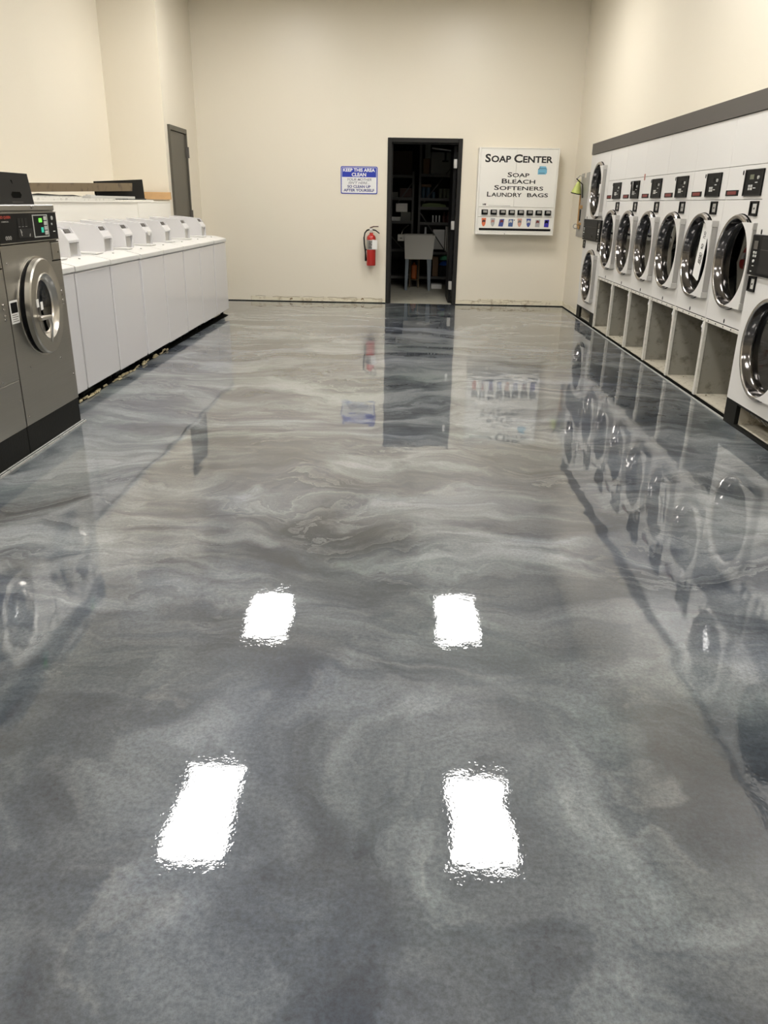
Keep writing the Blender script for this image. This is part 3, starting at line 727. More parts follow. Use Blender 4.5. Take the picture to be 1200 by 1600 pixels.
# ================================================================== WHITE WASHERS
Wy = [4.926, 5.549, 6.226, 6.918, 7.578, 8.256, 8.90, 9.55, 10.19]
order = ['nearest, half hidden by the stainless washer', 'first with a full coin box, next to the stainless washer', 'third from the stainless washer', 'fourth from the stainless washer',
         'fifth from the stainless washer', 'third from the back wall', 'second from the back wall', 'last of the row, nearest the back wall and side door']
jit = [-0.014, -0.010, -0.006, 0.006, 0.008, 0.011, 0.013, 0.017]
for i in range(8):
    y0, y1 = Wy[i]+0.005, Wy[i+1]-0.005; x = XL+jit[i]; xb = XLW+0.03
    t = thing('top_load_washer', 'white top loading washer, '+order[i], 'washing machine', (x-0.3, (y0+y1)/2, 0), 'white top loading washers along the left wall')
    obj('cabinet', MB().rbox(xb, x-0.006, y0, y1, 0.075+0.004*(i % 2), 0.878, 0.010), 'white', t)
    # front panel in front of the cabinet, sides folded back
    obj('front_panel', MB().rbox(x-0.014, x, y0+0.003, y1-0.003, 0.070+0.004*(i % 2), 0.874, 0.013), 'white', t)
    # top with a rolled front edge and slight rise
    prof = [(xb, 0.882), (x+0.004, 0.882), (x+0.008, 0.888), (x+0.008, 0.916), (x+0.004, 0.921), (x-0.03, 0.930), (x-0.12, 0.948), (x-0.20, 0.953), (xb, 0.955)]
    obj('top_cover', MB().prism(prof, 1, y0, y1), 'white2', t)
    lw = (y1-y0)
    obj('lid', MB().prism([(xb+0.16, 0.9555), (x-0.205, 0.9555), (x-0.13, 0.952), (x-0.125, 0.960), (x-0.20, 0.965), (xb+0.16, 0.967)], 1, y0+0.07, (y0+y1)/2-0.12), 'white2', t)
    obj('lid_screw', MB().cyl((x-0.10, (y0+y1)/2+0.02, 0.944), (0, 0, 1), 0.008, 0.008, 10), 'lgray', t)
    obj('base', MB().box(xb+0.02, x-0.055, y0+0.02, y1-0.02, 0.045, 0.078), 'plinth', t)
    for (a, b) in ((x-0.085, y0+0.05), (x-0.085, y1-0.05), (xb+0.08, y0+0.05), (xb+0.08, y1-0.05)):
        obj('foot', MB().cyl((a, b, 0), (0, 0, 1), 0.05, 0.02, 12), 'black', t)
    if i == 0: continue
    # coin meter box standing on the rear of the top
    c = [0, 6.02, 6.72, 7.24, 7.80, 8.43, 9.18, 9.93][i]; hw = 0.10
    F = -2.455; z0 = 0.953 if i else 0
    if i == 0: F -= 0
    pr = [(F-0.38, z0), (F, z0), (F, z0+0.115), (F-0.055, z0+0.200), (F-0.38, z0+0.228)]
    cb = obj('coin_meter', MB().prism(pr, 1, c-hw, c-hw+0.012).prism(pr, 1, c+hw-0.012, c+hw)
             .prism([(F-0.38, z0), (F-0.02, z0), (F-0.02, z0+0.10), (F-0.068, z0+0.188), (F-0.38, z0+0.215)], 1, c-hw+0.012, c+hw-0.012)
             .prism([(F-0.38, z0+0.2155), (F-0.10, z0+0.1925), (F-0.10, z0+0.1965), (F-0.38, z0+0.2275)], 1, c-hw+0.012, c+hw-0.012)
             .prism([(F-0.025, z0+0.10), (F, z0+0.10), (F, z0+0.115), (F-0.030, z0+0.160), (F-0.050, z0+0.155)], 1, c-hw+0.012, c+hw-0.012), 'white', t)
    obj('coin_chute', MB().box(F-0.019, F-0.016, c-hw+0.020, c+hw-0.020, z0+0.012, z0+0.092), 'lgray', cb)
    obj('meter_slot', MB().prism([(F-0.052, z0+0.162), (F-0.066, z0+0.186), (F-0.064, z0+0.190), (F-0.048, z0+0.166)], 1, c-0.02, c+hw-0.02), 'band', cb)
    if i == 4:
        obj('coin_slide', MB().rbox(F-0.04, F+0.012, c-0.03, c+0.02, z0+0.10, z0+0.128, 0.004).rbox(F+0.0, F+0.016, c-0.045, c-0.01, z0+0.085, z0+0.125, 0.004), 'white2', cb)

# ================================================================== STAINLESS WASHERS
def steel_washer(y0, y1, label, two_piece):
    xf = -2.1; xb = XLW+0.03; W = y1-y0; g = 0.002
    t = thing('front_load_washer', label, 'washing machine', ((xf+xb)/2, (y0+y1)/2, 0), 'stainless front loading washers on the left')
    a, b = y0+g, y1-g; cyy = (a+b)/2+(-0.098 if two_piece else 0.015); cz = 0.775; r = 0.262
    mb = MB().box(xb, xf-0.012, a, a+0.006, 0.162, 1.285).box(xb, xf-0.012, b-0.006, b, 0.162, 1.285).box(xb, xb+0.01, a+0.006, b-0.006, 0.162, 1.285).box(xb+0.01, xf-0.012, a+0.006, b-0.006, 1.27, 1.285).box(xb+0.01, xf-0.012, a+0.006, b-0.006, 0.162, 0.17)
    obj('cabinet', mb, 'steel', t)
    zl = 0.43 if two_piece else 0.162
    obj('front_panel', MB().panel_hole(xf-0.012, a, b, zl+0.001, 1.118, cyy, cz, 0.24, 0.012), 'steel', t)
    if two_piece: obj('access_panel', MB().rbox(xf-0.012, xf, a, b, 0.162, 0.428, 0.002), 'steel', t)
    obj('plinth', MB().rbox(xb, xf-0.004, a-g, b+g, 0, 0.160, 0.003), 'plinth', t)
    obj('top_rail', MB().rbox(xb, xf-0.002, a, b, 1.286, 1.318, 0.004), 'steel', t)
    obj('rail_bolt', MB().cyl((xf-0.002, b-0.30, 1.306), (1, 0, 0), 0.008, 0.008, 12), 'chrome', t)
    # door
    c = (xf, cyy, cz); ax = (1, 0, 0)
    obj('door_flange', MB().lathe([(0.0005, 0.24), (0.0005, r+0.012), (0.006, r+0.012), (0.006, 0.24)], c, ax, 56), 'steelL', t)
    obj('gasket', MB().lathe([(-0.040, r-0.004), (0.030, r-0.004), (0.030, 0.20), (-0.04, 0.20)], c, ax, 56).hinge_open(xf, cyy-r, cyy+r, 0.050), 'gasket', t)
    tl = lambda m_: m_.hinge_open(xf, cyy-r, cyy+r, 0.050)
    d = obj('door', tl(MB().lathe([(0.031, r-0.004), (0.031, r+0.002), (0.058, r+0.002), (0.066, r-0.006), (0.064, 0.186), (0.068, 0.180)], c, ax, 64)), 'satin', t)
    obj('porthole_ring', tl(MB().lathe([(0.068, 0.180), (0.062, 0.174), (0.046, 0.162), (0.042, 0.154), (0.046, 0.148), (0.036, 0.143)], c, ax, 64)), 'steelL', d)
    obj('glass', tl(MB().lathe([(0.036, 0.143), (0.028, 0.10), (0.020, 0.05), (0.018, 0.001)], c, ax, 40)), 'glass', d)
    obj('tub', MB().lathe([(0.0, 0.20), (-0.05, 0.19), (-0.10, 0.24), (-0.50, 0.24), (-0.51, 0.001)], c, ax, 40), 'drum', t)
    # lever handle at the near side: short cross pin and a long grip going down
    hy = cyy-0.175
    h = obj('handle', tl(MB().cyl((xf+0.066, hy-0.01, cz-0.04), (1, 0, 0), 0.03, 0.014, 14)
            .tube([(xf+0.090, hy-0.05, cz-0.04), (xf+0.098, hy, cz-0.04), (xf+0.105, hy+0.075, cz-0.045)], 0.012, 10)
            .tube([(xf+0.100, hy+0.070, cz-0.045), (xf+0.104, hy+0.078, cz-0.09), (xf+0.092, hy+0.088, cz-0.185)], [0.013, 0.010, 0.007], 10)), 'steelL', d)
    for (dy, dz) in ((-0.165, 0.035), (-0.105, 0.015)):
        obj('door_label', tl(MB().rbox(xf+0.0655, xf+0.0675, cyy+dy-0.018, cyy+dy+0.018, cz+dz-0.022, cz+dz+0.022, 0.001)), 'paper', d)
    # screws
    for (yy, zz) in ((a+0.045, 1.03), (b-0.035, 1.055), (b-0.035, 0.32), (a+0.03, 0.215), (a+0.14, 0.47), (b-0.19, 0.45)):
        obj('screw', MB().cyl((xf, yy, zz), (1, 0, 0), 0.004, 0.005, 10), 'chrome', t)
    for zz in (0.83, 0.81, 0.775, 0.755):
        obj('hinge_bolt', MB().cyl((xf, b-0.055, zz), (1, 0, 0), 0.006, 0.007, 10), 'chrome', t)
    # latch cover upper far corner
    obj('latch_cover', MB().rbox(xf, xf+0.004, b-0.115, b-0.010, 1.015, 1.110, 0.002), 'satin', t)
    obj('cover_gap', MB().box(xf, xf+0.0012, b-0.125, b-0.004, 1.006, 1.012).box(xf, xf+0.0012, b-0.128, b-0.004, 1.111, 1.116), 'crack', t)
    # warning label
    wl = obj('warning_label', MB().rbox(xf, xf+0.002, a+0.005, a+0.095, 0.722, 0.842, 0.001), 'paper', t)
    obj('label_block', MB().box(xf+0.002, xf+0.003, a+0.014, a+0.086, 0.778, 0.832), 'black', wl)
    mb = MB()
    for k in range(4): mb.box(xf+0.002, xf+0.003, a+0.016, a+0.082-0.012*(k % 2), 0.733+k*0.011, 0.736+k*0.011)
    obj('label_text', mb, 'band', wl)
    # control fascia
    p = obj('control_fascia', MB().rbox(xf-0.012, xf+0.004, a, b, 1.124, 1.280, 0.003), 'black', t)
    obj('fascia_rail', MB().box(xf+0.004, xf+0.006, a, b, 1.1245, 1.130).box(xf+0.004, xf+0.006, a, b, 1.275, 1.280), 'steel', p)
    x1 = xf+0.0045
    obj('screen_frame', MB().box(x1, x1+0.003, b-0.320, b-0.314, 1.146, 1.266).box(x1, x1+0.003, b-0.136, b-0.130, 1.146, 1.266).box(x1, x1+0.003, b-0.314, b-0.136, 1.146, 1.151).box(x1, x1+0.003, b-0.314, b-0.136, 1.261, 1.266), 'silver', p)
    def seg(yc, zc, w_, h_, m, nm, digits=True):
        mb = MB(); s_ = w_*0.22
        for dy in (-w_*0.3, w_*0.3):
            for e in ((-0.5, -0.5, 1), (0.5, -0.5, 1)): mb.box(x1, x1+0.002, yc+dy+e[0]*w_*0.36-s_/2*0.5, yc+dy+e[0]*w_*0.36+s_/2*0.5, zc-h_/2, zc+h_/2)
            for e in (-0.5, 0, 0.5): mb.box(x1, x1+0.0022, yc+dy-w_*0.2, yc+dy+w_*0.2, zc+e*h_-0.002, zc+e*h_+0.002)
        obj(nm, mb, m, p)
    seg(b-0.222, 1.236, 0.034, 0.018, 'ledg', 'digit_display')
    obj('price_display', MB().rbox(x1, x1+0.002, b-0.222, b-0.192, 1.170, 1.198, 0.001), 'ledc', p)
    for k in range(4): obj('key', MB().rbox(x1, x1+0.003, b-0.180, b-0.143, 1.157+k*0.026, 1.178+k*0.026, 0.002), 'silver', p)
    obj('key_lock', MB().cyl((x1, b-0.068, 1.246), (1, 0, 0), 0.004, 0.011, 14), 'silver', p)
    obj('coin_return', MB().cyl((x1, b-0.078, 1.213), (1, 0, 0), 0.004, 0.006, 10), 'silver', p)
    obj('coin_slot', MB().box(x1, x1+0.002, b-0.066, b-0.040, 1.170, 1.174), 'paper', p)
    mb = MB()
    for k in range(3):
        mb.rbox(x1, x1+0.001, b-0.500+k*0.040, b-0.470+k*0.040, 1.212, 1.250, 0.0004)
    mb.rbox(x1, x1+0.001, b-0.505, b-0.340, 1.150, 1.196, 0.0004)
    obj('instruction_print', mb, 'dgray', p)
    mb = MB()
    mb.prism([(b-0.485, 1.195), (b-0.478, 1.195), (b-0.462, 1.178), (b-0.470, 1.176), (b-0.466, 1.160), (b-0.474, 1.160)], 0, x1+0.001, x1+0.002)
    mb.prism([(b-0.372, 1.170), (b-0.366, 1.170), (b-0.372, 1.155), (b-0.382, 1.155), (b-0.380, 1.162)], 0, x1+0.001, x1+0.002)
    for k in range(3): mb.box(x1+0.001, x1+0.002, b-0.498+k*0.040, b-0.476+k*0.040, 1.2065, 1.2085)
    obj('instruction_icon', mb, 'ggray', p)
    mb = MB().text('SPEED QUEEN', lambda u, v, t_: (x1+t_, u, v), (b-0.78+0.06, b-0.575, 1.248, 1.264), bold=0.03)
    obj('logo_lettering', mb, mat('logo_red', (0.42, 0.05, 0.03), 0.4), p)
    mb = MB().text('COMMERCIAL', lambda u, v, t_: (x1+t_, u, v), (b-0.68, b-0.600, 1.232, 1.239), bold=0.01)
    obj('subtitle_lettering', mb, 'ggray', p)
    mb = MB().text('000', lambda u, v, t_: (x1+t_, u, v), (b-0.66, b-0.592, 1.145, 1.165), bold=0.02)
    obj('number_lettering', mb, 'ggray', p)
    # dark coin vault / soap box on top
    yb0, yb1 = b-0.66+0.06, b-0.035
    pr = [(yb0, 1.3185), (yb1, 1.3185), (yb1-0.045, 1.482), (yb0+0.04, 1.482)]
    v = obj('supply_box', MB().prism(pr, 0, xf-0.34, xf-0.10), 'dgray', t)
    mb = MB(); yc = b-0.245
    prof = [(yc-0.062, 1.368), (yc-0.045, 1.352), (yc+0.045, 1.352), (yc+0.062, 1.368), (yc+0.045, 1.384), (yc-0.045, 1.384)]
    obj('supply_slot', MB().prism(prof, 0, xf-0.10, xf-0.0985), 'crack', v)
    obj('slot_print', MB().box(xf-0.10, xf-0.0988, yc-0.06, yc+0.07, 1.329, 1.332), 'band', v)
    obj('slot_arrow', MB().prism([(yc-0.05, 1.444), (yc-0.035, 1.444), (yc-0.028, 1.424)], 0, xf-0.10, xf-0.0988), 'crack', v)
    return t
steel_washer(4.19, 4.92, 'stainless front loading washer with round door and lit green digits, beside the white washers', False)
steel_washer(3.455, 4.185, 'stainless front loading washer cut off at the left edge, with a separate lower panel', True)
steel_washer(2.72, 3.45, 'stainless front loading washer beyond the left edge, seen only mirrored in the floor', True)

# ================================================================== THINGS ON THE LEDGE
ZL = 1.3352
tag(obj('lumber', MB().prism([(5.2, 1.3725), (9.18, 1.436), (9.20, 1.517), (5.2, 1.432)], 0, -3.07, -3.03), 'wood'), 'long weathered wooden board lying on edge along the ledge', 'board')
tag(obj('black_panel', MB().prism([(8.25, 1.3352), (9.76, 1.3352), (9.72, 1.566), (8.25, 1.511)], 0, -3.10, -3.08), 'blackm'), 'flat black panel leaning behind the weathered board at the end of the ledge', 'panel')
tag(obj('pine_board', MB().rbox(-3.40, -2.884, 10.13, 10.17, 1.3555, 1.438, 0.003), 'pine'), 'short light pine board at the far end of the ledge by the wall corner', 'board')
tag(obj('metal_strip', MB().rbox(-3.26, -3.015, 5.0, 8.24, 1.3355, 1.366, 0.002).rbox(-3.24, -3.04, 6.2, 8.2, 1.366, 1.3735, 0.002), 'scrap'), 'stack of long chipped white metal strips under the weathered board', 'metal strip')
tag(obj('metal_strip', MB().rbox(-3.01, -2.915, 5.0, 8.30, 1.3365, 1.356, 0.002), 'scrap'), 'long chipped white strip lying on the front edge of the ledge above the washers', 'metal strip')
tag(obj('metal_strip', MB().rbox(-3.01, -2.93, 8.32, 9.60, 1.3353, 1.348, 0.002), 'scrap'), 'shorter pale strip on the ledge edge, right of the long chipped strip', 'metal strip')
tag(obj('bracket', MB().rbox(-3.005, -2.93, 7.7, 8.95, 1.3565, 1.380, 0.003).rbox(-3.0, -2.98, 7.75, 7.95, 1.380, 1.388, 0.002), 'silver'), 'grey metal channel lying on the chipped strips in front of the black panel', 'bracket')
tag(obj('rubber_strip', MB().rbox(-3.05, -2.99, 8.9, 9.52, 1.349, 1.362, 0.003), 'dgray'), 'dark flat strip at the foot of the black panel', 'strip')
tag(obj('rag', MB().prism([(6.6, 1.3725), (7.7, 1.3725), (7.5, 1.382), (7.2, 1.379), (6.8, 1.387)], 0, -3.03, -3.015), 'black'), 'thin black rubber piece on the white strips below the weathered board', 'strip')
struct('trim_12', MB().rbox(-2.914, -2.906, 8.95, 10.17, 1.12, 1.325, 0.002).rbox(-2.914, -2.902, YB, 10.19, 1.322, 1.336, 0.002), 'ledge')

# ================================================================== BACK WALL THINGS
# cleaning notice
t = thing('notice_sign', 'blue and white notice asking to keep this area clean, left of the doorway', 'sign', (-0.695, D, 1.47))
def rrect(x0, x1, z0, z1, r, n=5):
    p = []
    for cx, cz, a0 in ((x1-r, z1-r, 0), (x0+r, z1-r, 90), (x0+r, z0+r, 180), (x1-r, z0+r, 270)):
        for k in range(n+1): a = math.radians(a0+90*k/n); p.append((cx+r*math.cos(a), cz+r*math.sin(a)))
    return p
obj('board', MB().prism(rrect(-0.948, -0.441, 1.470, 1.820, 0.02), 1, D-0.004, D-0.0003), 'blue', t)
obj('face', MB().prism(rrect(-0.936, -0.453, 1.482, 1.808, 0.012), 1, D-0.0048, D-0.004), 'signw', t)
obj('header', MB().box(-0.930, -0.459, D-0.0056, D-0.0048, 1.684, 1.803), 'blue', t)
F = lambda u, v, tt: (u, D-0.0057-tt, v)
G_ = lambda u, v, tt: (u, D-0.0049-tt, v)
obj('header_lettering', MB().text('KEEP THIS AREA', F, (-0.915, -0.477, 1.752, 1.796), bold=0.035).text('CLEAN', F, (-0.797, -0.598, 1.693, 1.740), bold=0.035), 'signw', t)
obj('body_lettering', MB().text('YOUR MOTHER', G_, (-0.858, -0.524, 1.636, 1.670), bold=0.008, shear=0.25).text("ISN'T HERE...", G_, (-0.842, -0.552, 1.596, 1.628), bold=0.008, shear=0.25), 'greyt', t)
obj('bold_lettering', MB().text('SO CLEAN UP', G_, (-0.855, -0.536, 1.546, 1.582), bold=0.03).text('AFTER YOURSELF', G_, (-0.908, -0.484, 1.499, 1.535), bold=0.03), 'navy', t)

# fire extinguisher
ex, ey = -0.515, D-0.095
t = thing('fire_extinguisher', 'red fire extinguisher with black hose and white tag hanging left of the doorway', 'fire extinguisher', (ex, ey, 0.53))
obj('cylinder', MB().lathe([(0, 0.045), (0, 0.060), (0.012, 0.064), (0.36, 0.064), (0.385, 0.060), (0.405, 0.045), (0.418, 0.026), (0.440, 0.024)], (ex, ey, 0.53), (0, 0, 1), 32, True), 'red', t)
obj('label', MB().lathe([(0.215, 0.0647), (0.345, 0.0647)], (ex, ey, 0.53), (0, 0, 1), 32), 'ggray', t, label='silver printed label')
mb = MB()
for k in range(5):
    z = 0.765+k*0.020; mb.box(ex-0.035, ex+0.015-0.01*(k % 2), ey-0.0662, ey-0.0645+0.012, z, z+0.010)
obj('label_print', mb, 'dgray', t)
obj('valve', MB().cyl((ex, ey, 0.968), (0, 0, 1), 0.05, 0.020, 16, 0.016).rbox(ex-0.028, ex+0.022, ey-0.014, ey+0.014, 1.000, 1.028, 0.004), 'lgray', t)
obj('lever', MB().tube([(ex-0.02, ey, 1.030), (ex+0.03, ey, 1.050), (ex+0.10, ey, 1.052)], [0.010, 0.008, 0.007], 8), 'maroon', t)
obj('carry_handle', MB().tube([(ex+0.01, ey, 1.010), (ex+0.06, ey, 1.000), (ex+0.115, ey, 0.960)], [0.010, 0.008, 0.007], 8), 'black', t)
obj('gauge', MB().cyl((ex-0.005, ey-0.014, 1.013), (0, -1, 0), 0.012, 0.013, 14), 'signw', t)
hp = [(ex-0.025, ey, 1.010), (ex-0.060, ey, 1.000), (ex-0.090, ey, 0.965), (ex-0.102, ey, 0.900), (ex-0.098, ey, 0.82), (ex-0.085, ey, 0.74), (ex-0.080, ey, 0.69)]
obj('hose', MB().tube(hp, 0.010, 10), 'black', t)
obj('nozzle', MB().cyl((ex-0.080, ey, 0.69), (0.05, 0, -1), 0.10, 0.010, 12, 0.015), 'black', t)
obj('hose_clip', MB().rbox(ex-0.095, ex-0.055, ey-0.014, ey+0.014, 0.735, 0.748, 0.003), 'black', t)
obj('inspection_tag', MB().add([(ex+0.012, ey-0.070, 0.755), (ex+0.085, ey-0.055, 0.748), (ex+0.088, ey-0.055, 0.872), (ex+0.020, ey-0.070, 0.880), (ex+0.012, ey-0.069, 0.755), (ex+0.085, ey-0.054, 0.748), (ex+0.088, ey-0.054, 0.872), (ex+0.020, ey-0.069, 0.880)], [(0, 1, 2, 3), (7, 6, 5, 4), (0, 4, 5, 1), (1, 5, 6, 2), (2, 6, 7, 3), (3, 7, 4, 0)]), 'paper', t)
obj('wall_bracket', MB().box(ex-0.02, ex+0.02, D-0.032, D-0.0005, 0.55, 0.95).box(ex-0.03, ex+0.03, D-0.075, D-0.032, 0.955, 0.965), 'lgray', t)

# soap vending machine
YF = 11.523; X0, X1, Z0, Z1 = 0.923, 1.995, 0.977, 2.072
t = thing('soap_vending_machine', 'white wall mounted soap center vending cabinet right of the doorway', 'vending machine', ((X0+X1)/2, YF+0.1, Z0))
obj('cabinet', MB().rbox(X0, X1, YF+0.012, D-0.0005, Z0, Z1, 0.006).rbox(X0, X0+0.026, YF-0.004, YF+0.012, Z0, Z1, 0.003).rbox(X1-0.018, X1, YF-0.004, YF+0.012, Z0, Z1, 0.003)
    .rbox(X0+0.026, X1-0.018, YF-0.004, YF+0.012, Z1-0.014, Z1, 0.003).rbox(X0+0.026, X1-0.018, YF-0.004, YF+0.012, Z0, Z0+0.026, 0.003), 'offw', t)
obj('upper_door', MB().rbox(X0+0.028, 1.428, YF, YF+0.011, 1.334, 2.056, 0.002).rbox(1.431, X1-0.020, YF, YF+0.011, 1.334, 2.056, 0.002), 'offw', t)
obj('lower_door', MB().rbox(X0+0.028, X1-0.020, YF, YF+0.011, 1.208, 1.329, 0.002).rbox(X0+0.028, X1-0.020, YF, YF+0.011, 1.005, 1.204, 0.002), 'offw', t)
S1 = lambda u, v, tt: (u, YF-0.0003-tt, v)
obj('title_lettering', MB().text('SOAP', S1, (1.008, 1.352, 1.888, 1.992), bold=0.032, caps=0.80), 'ink', t)
obj('title_lettering', MB().text('CENTER', S1, (1.392, 1.910, 1.888, 1.992), bold=0.032, caps=0.80), 'ink', t)
obj('list_lettering', MB().text('SOAP', S1, (1.320, 1.612, 1.710, 1.770), bold=0.018, caps=0.82).text('BLEACH', S1, (1.247, 1.697, 1.630, 1.690), bold=0.018, caps=0.82)
    .text('SOFTENERS', S1, (1.150, 1.812, 1.547, 1.607), bold=0.018, caps=0.82).text('LAUNDRY', S1, (1.058, 1.528, 1.462, 1.524), bold=0.018, caps=0.82).text('BAGS', S1, (1.602, 1.884, 1.464, 1.514), bold=0.018), 'ink', t)
obj('maker_mark', MB().text('VR', S1, (1.008, 1.055, 1.350, 1.374), bold=0.05, shear=0.4).box(1.085, 1.385, YF-0.0008, YF, 1.349, 1.352), 'ink', t)
obj('door_lock', MB().cyl((1.486, YF, 1.700), (0, -1, 0), 0.004, 0.010, 12), 'silver', t)
bx = obj('carton_picture', MB().prism([(1.722, 1.748), (1.828, 1.750), (1.843, 1.770), (1.840, 1.815), (1.825, 1.848), (1.742, 1.850), (1.738, 1.828), (1.722, 1.812)], 1, YF-0.0015, YF), 'skyb', t)
obj('carton_print', MB().prism([(1.722, 1.812), (1.738, 1.828), (1.742, 1.848), (1.748, 1.848), (1.748, 1.822), (1.730, 1.806)], 1, YF-0.0022, YF-0.0015).box(1.735, 1.815, YF-0.0022, YF-0.0015, 1.762, 1.768).prism([(1.748, 1.818), (1.822, 1.820), (1.838, 1.808), (1.838, 1.812), (1.824, 1.826), (1.748, 1.824)], 1, YF-0.0022, YF-0.0015), 'navyp', bx)
prod = [('orange', 'maroon'), ('gbox', 'pink'), ('navy', 'redlab'), ('navyp', 'silver'), ('pink', 'gbox'), ('navy', 'silver'), ('gbox', 'redlab'), ('blue', 'blackm')]
BR = {'orange': mat('orange_packet', (0.70, 0.16, 0.06), 0.5), 'pink': mat('peach_packet', (0.62, 0.34, 0.26), 0.5), 'navy': mat('blue_packet', (0.06, 0.09, 0.30), 0.5), 'gbox': mat('pale_packet', (0.42, 0.42, 0.42), 0.5), 'navyp': mat('dusk_blue_packet', (0.07, 0.12, 0.28), 0.5), 'blue': mat('violet_packet', (0.03, 0.02, 0.35), 0.5)}
for k in range(8):
    x = 0.996+k*0.1228; z = 1.234
    c = obj('coin_mechanism', MB().rbox(x, x+0.086, YF-0.028, YF-0.0005, z, z+0.064, 0.004), 'black', t)
    obj('coin_slide', MB().rbox(x+0.020, x+0.074, YF-0.040, YF-0.0285, z+0.022, z+0.054, 0.004).box(x+0.026, x+0.068, YF-0.046, YF-0.040, z+0.034, z+0.042), 'ggray', c)
    m1, m2 = prod[k]; pz = 1.083; yy = x+0.008; w_ = 0.062; h_ = 0.106
    if k in (0, 1, 4, 5):
        poly = [(yy, pz+h_), (yy+w_, pz+h_), (yy+w_-0.006, pz+0.03), (yy+w_/2+0.01, pz), (yy+w_/2-0.01, pz), (yy+0.006, pz+0.03)]
    else:
        sh_ = -0.012 if k == 2 else 0
        poly = [(yy+0.004, pz+h_-0.012), (yy+w_+0.004, pz+h_-0.008), (yy+w_+sh_, pz), (yy+sh_, pz+0.002)]
    p = obj('product_card', MB().prism(poly, 1, YF-0.0022, YF-0.0003), BR[m1], t)
    obj('product_print', MB().prism([(yy+0.008, pz+0.045), (yy+0.03, pz+0.058), (yy+0.05, pz+0.050), (yy+0.054, pz+0.076), (yy+0.03, pz+0.088), (yy+0.012, pz+0.076)], 1, YF-0.0030, YF-0.0022), m2, p)
    obj('price_card', MB().box(x+0.006, x+0.070, YF-0.0015, YF-0.0003, 1.208, 1.226), 'paper', t)
obj('selection_light', MB().cyl((1.452, YF, 1.168), (0, -1, 0), 0.003, 0.007, 10), 'black', t)
obj('delivery_slot', MB().box(0.974, 1.957, YF-0.003, YF-0.0003, 1.031, 1.060), 'blackm', t)
obj('bottom_lock', MB().cyl((1.33, YF-0.004, 0.990), (0, -1, 0), 0.004, 0.006, 10), 'band', t)

# metal hanger plate with the yellow-green cone on the right wall
t = thing('wall_plate', 'narrow grey metal plate with brass parts on the wall beside the far stacked dryer', 'wall fitting', (XW, 10.98, 0.98))
obj('plate', MB().prism([(11.215, 0.985), (10.74, 0.985), (10.74, 1.76), (10.90, 1.755), (10.90, 1.70), (11.06, 1.70), (11.06, 1.755), (11.19, 1.75), (11.19, 1.66)], 0, XW-0.012, XW-0.0005), 'ggray', t)
obj('brass_rail', MB().rbox(XW-0.020, XW-0.0125, 11.12, 11.17, 1.10, 1.50, 0.002).rbox(XW-0.022, XW-0.0125, 10.95, 11.12, 1.33, 1.37, 0.003).rbox(XW-0.022, XW-0.0125, 10.95, 11.12, 1.13, 1.16, 0.003), 'brass', t)
obj('slot', MB().box(XW-0.014, XW-0.0122, 11.02, 11.09, 1.18, 1.32), 'crack', t)
obj('clasp', MB().rbox(XW-0.030, XW-0.0225, 10.97, 11.08, 1.08, 1.125, 0.004), 'brass', t)
obj('side_ring', MB().lathe([(0, 0.028), (0.008, 0.034), (0.016, 0.028), (0.008, 0.022), (0, 0.028)], (XW-0.03, 11.19, 1.11), (0, 1, 0), 16), 'lgray', t)
t = thing('hanging_cone', 'yellow green cone shaped cup hanging point up on the grey wall plate', 'cup', (XW-0.10, 11.08, 1.43))
obj('cone', MB().lathe([(0.0, 0.064), (0.015, 0.062), (0.17, 0.010), (0.175, 0.0)], (XW-0.085, 11.10, 1.515), (0.16, -0.12, 1), 20), 'lime', t)
obj('rim', MB().lathe([(-0.006, 0.067), (0.004, 0.069), (0.006, 0.063), (-0.006, 0.061), (-0.006, 0.067)], (XW-0.085, 11.10, 1.515), (0.16, -0.12, 1), 20), 'black', t)
obj('strap', MB().tube([(XW-0.10, 11.07, 1.69), (XW-0.03, 11.0, 1.62), (XW-0.02, 10.98, 1.46)], 0.007, 6), 'black', t)
obj('hook', MB().tube([(XW-0.012, 11.06, 1.72), (XW-0.06, 11.07, 1.725), (XW-0.10, 11.08, 1.68)], 0.006, 6), 'ggray', t)

# ================================================================== STOREROOM
RY = 15.4
struct('floor_storeroom', MB().box(-1.8, 2.0, D+0.02, RY, -0.12, 0.0), 'closetf')
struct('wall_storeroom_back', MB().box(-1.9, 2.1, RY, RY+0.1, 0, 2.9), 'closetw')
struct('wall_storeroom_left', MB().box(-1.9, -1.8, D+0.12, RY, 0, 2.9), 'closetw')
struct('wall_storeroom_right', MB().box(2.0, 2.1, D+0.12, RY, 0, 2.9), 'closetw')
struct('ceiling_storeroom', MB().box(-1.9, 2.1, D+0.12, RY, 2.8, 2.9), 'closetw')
YR = 14.3
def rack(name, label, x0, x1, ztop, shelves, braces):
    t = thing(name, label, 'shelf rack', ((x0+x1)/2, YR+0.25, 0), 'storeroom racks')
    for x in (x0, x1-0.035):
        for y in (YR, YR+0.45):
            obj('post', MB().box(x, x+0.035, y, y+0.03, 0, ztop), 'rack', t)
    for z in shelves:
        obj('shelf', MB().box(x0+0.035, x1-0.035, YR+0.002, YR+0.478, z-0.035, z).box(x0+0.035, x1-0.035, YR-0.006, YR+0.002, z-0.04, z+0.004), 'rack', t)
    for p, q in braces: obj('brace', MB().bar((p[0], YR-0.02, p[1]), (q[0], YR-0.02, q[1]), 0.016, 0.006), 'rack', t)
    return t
rack('shelf_rack', 'dark metal rack on the left of the storeroom, behind the tub faucet', -0.75, 0.085, 1.86, [0.17, 0.62, 1.075, 1.45, 1.80], [((-0.2, 1.35), (0.05, 1.68)), ((-0.3, 0.84), (-0.02, 0.55))])
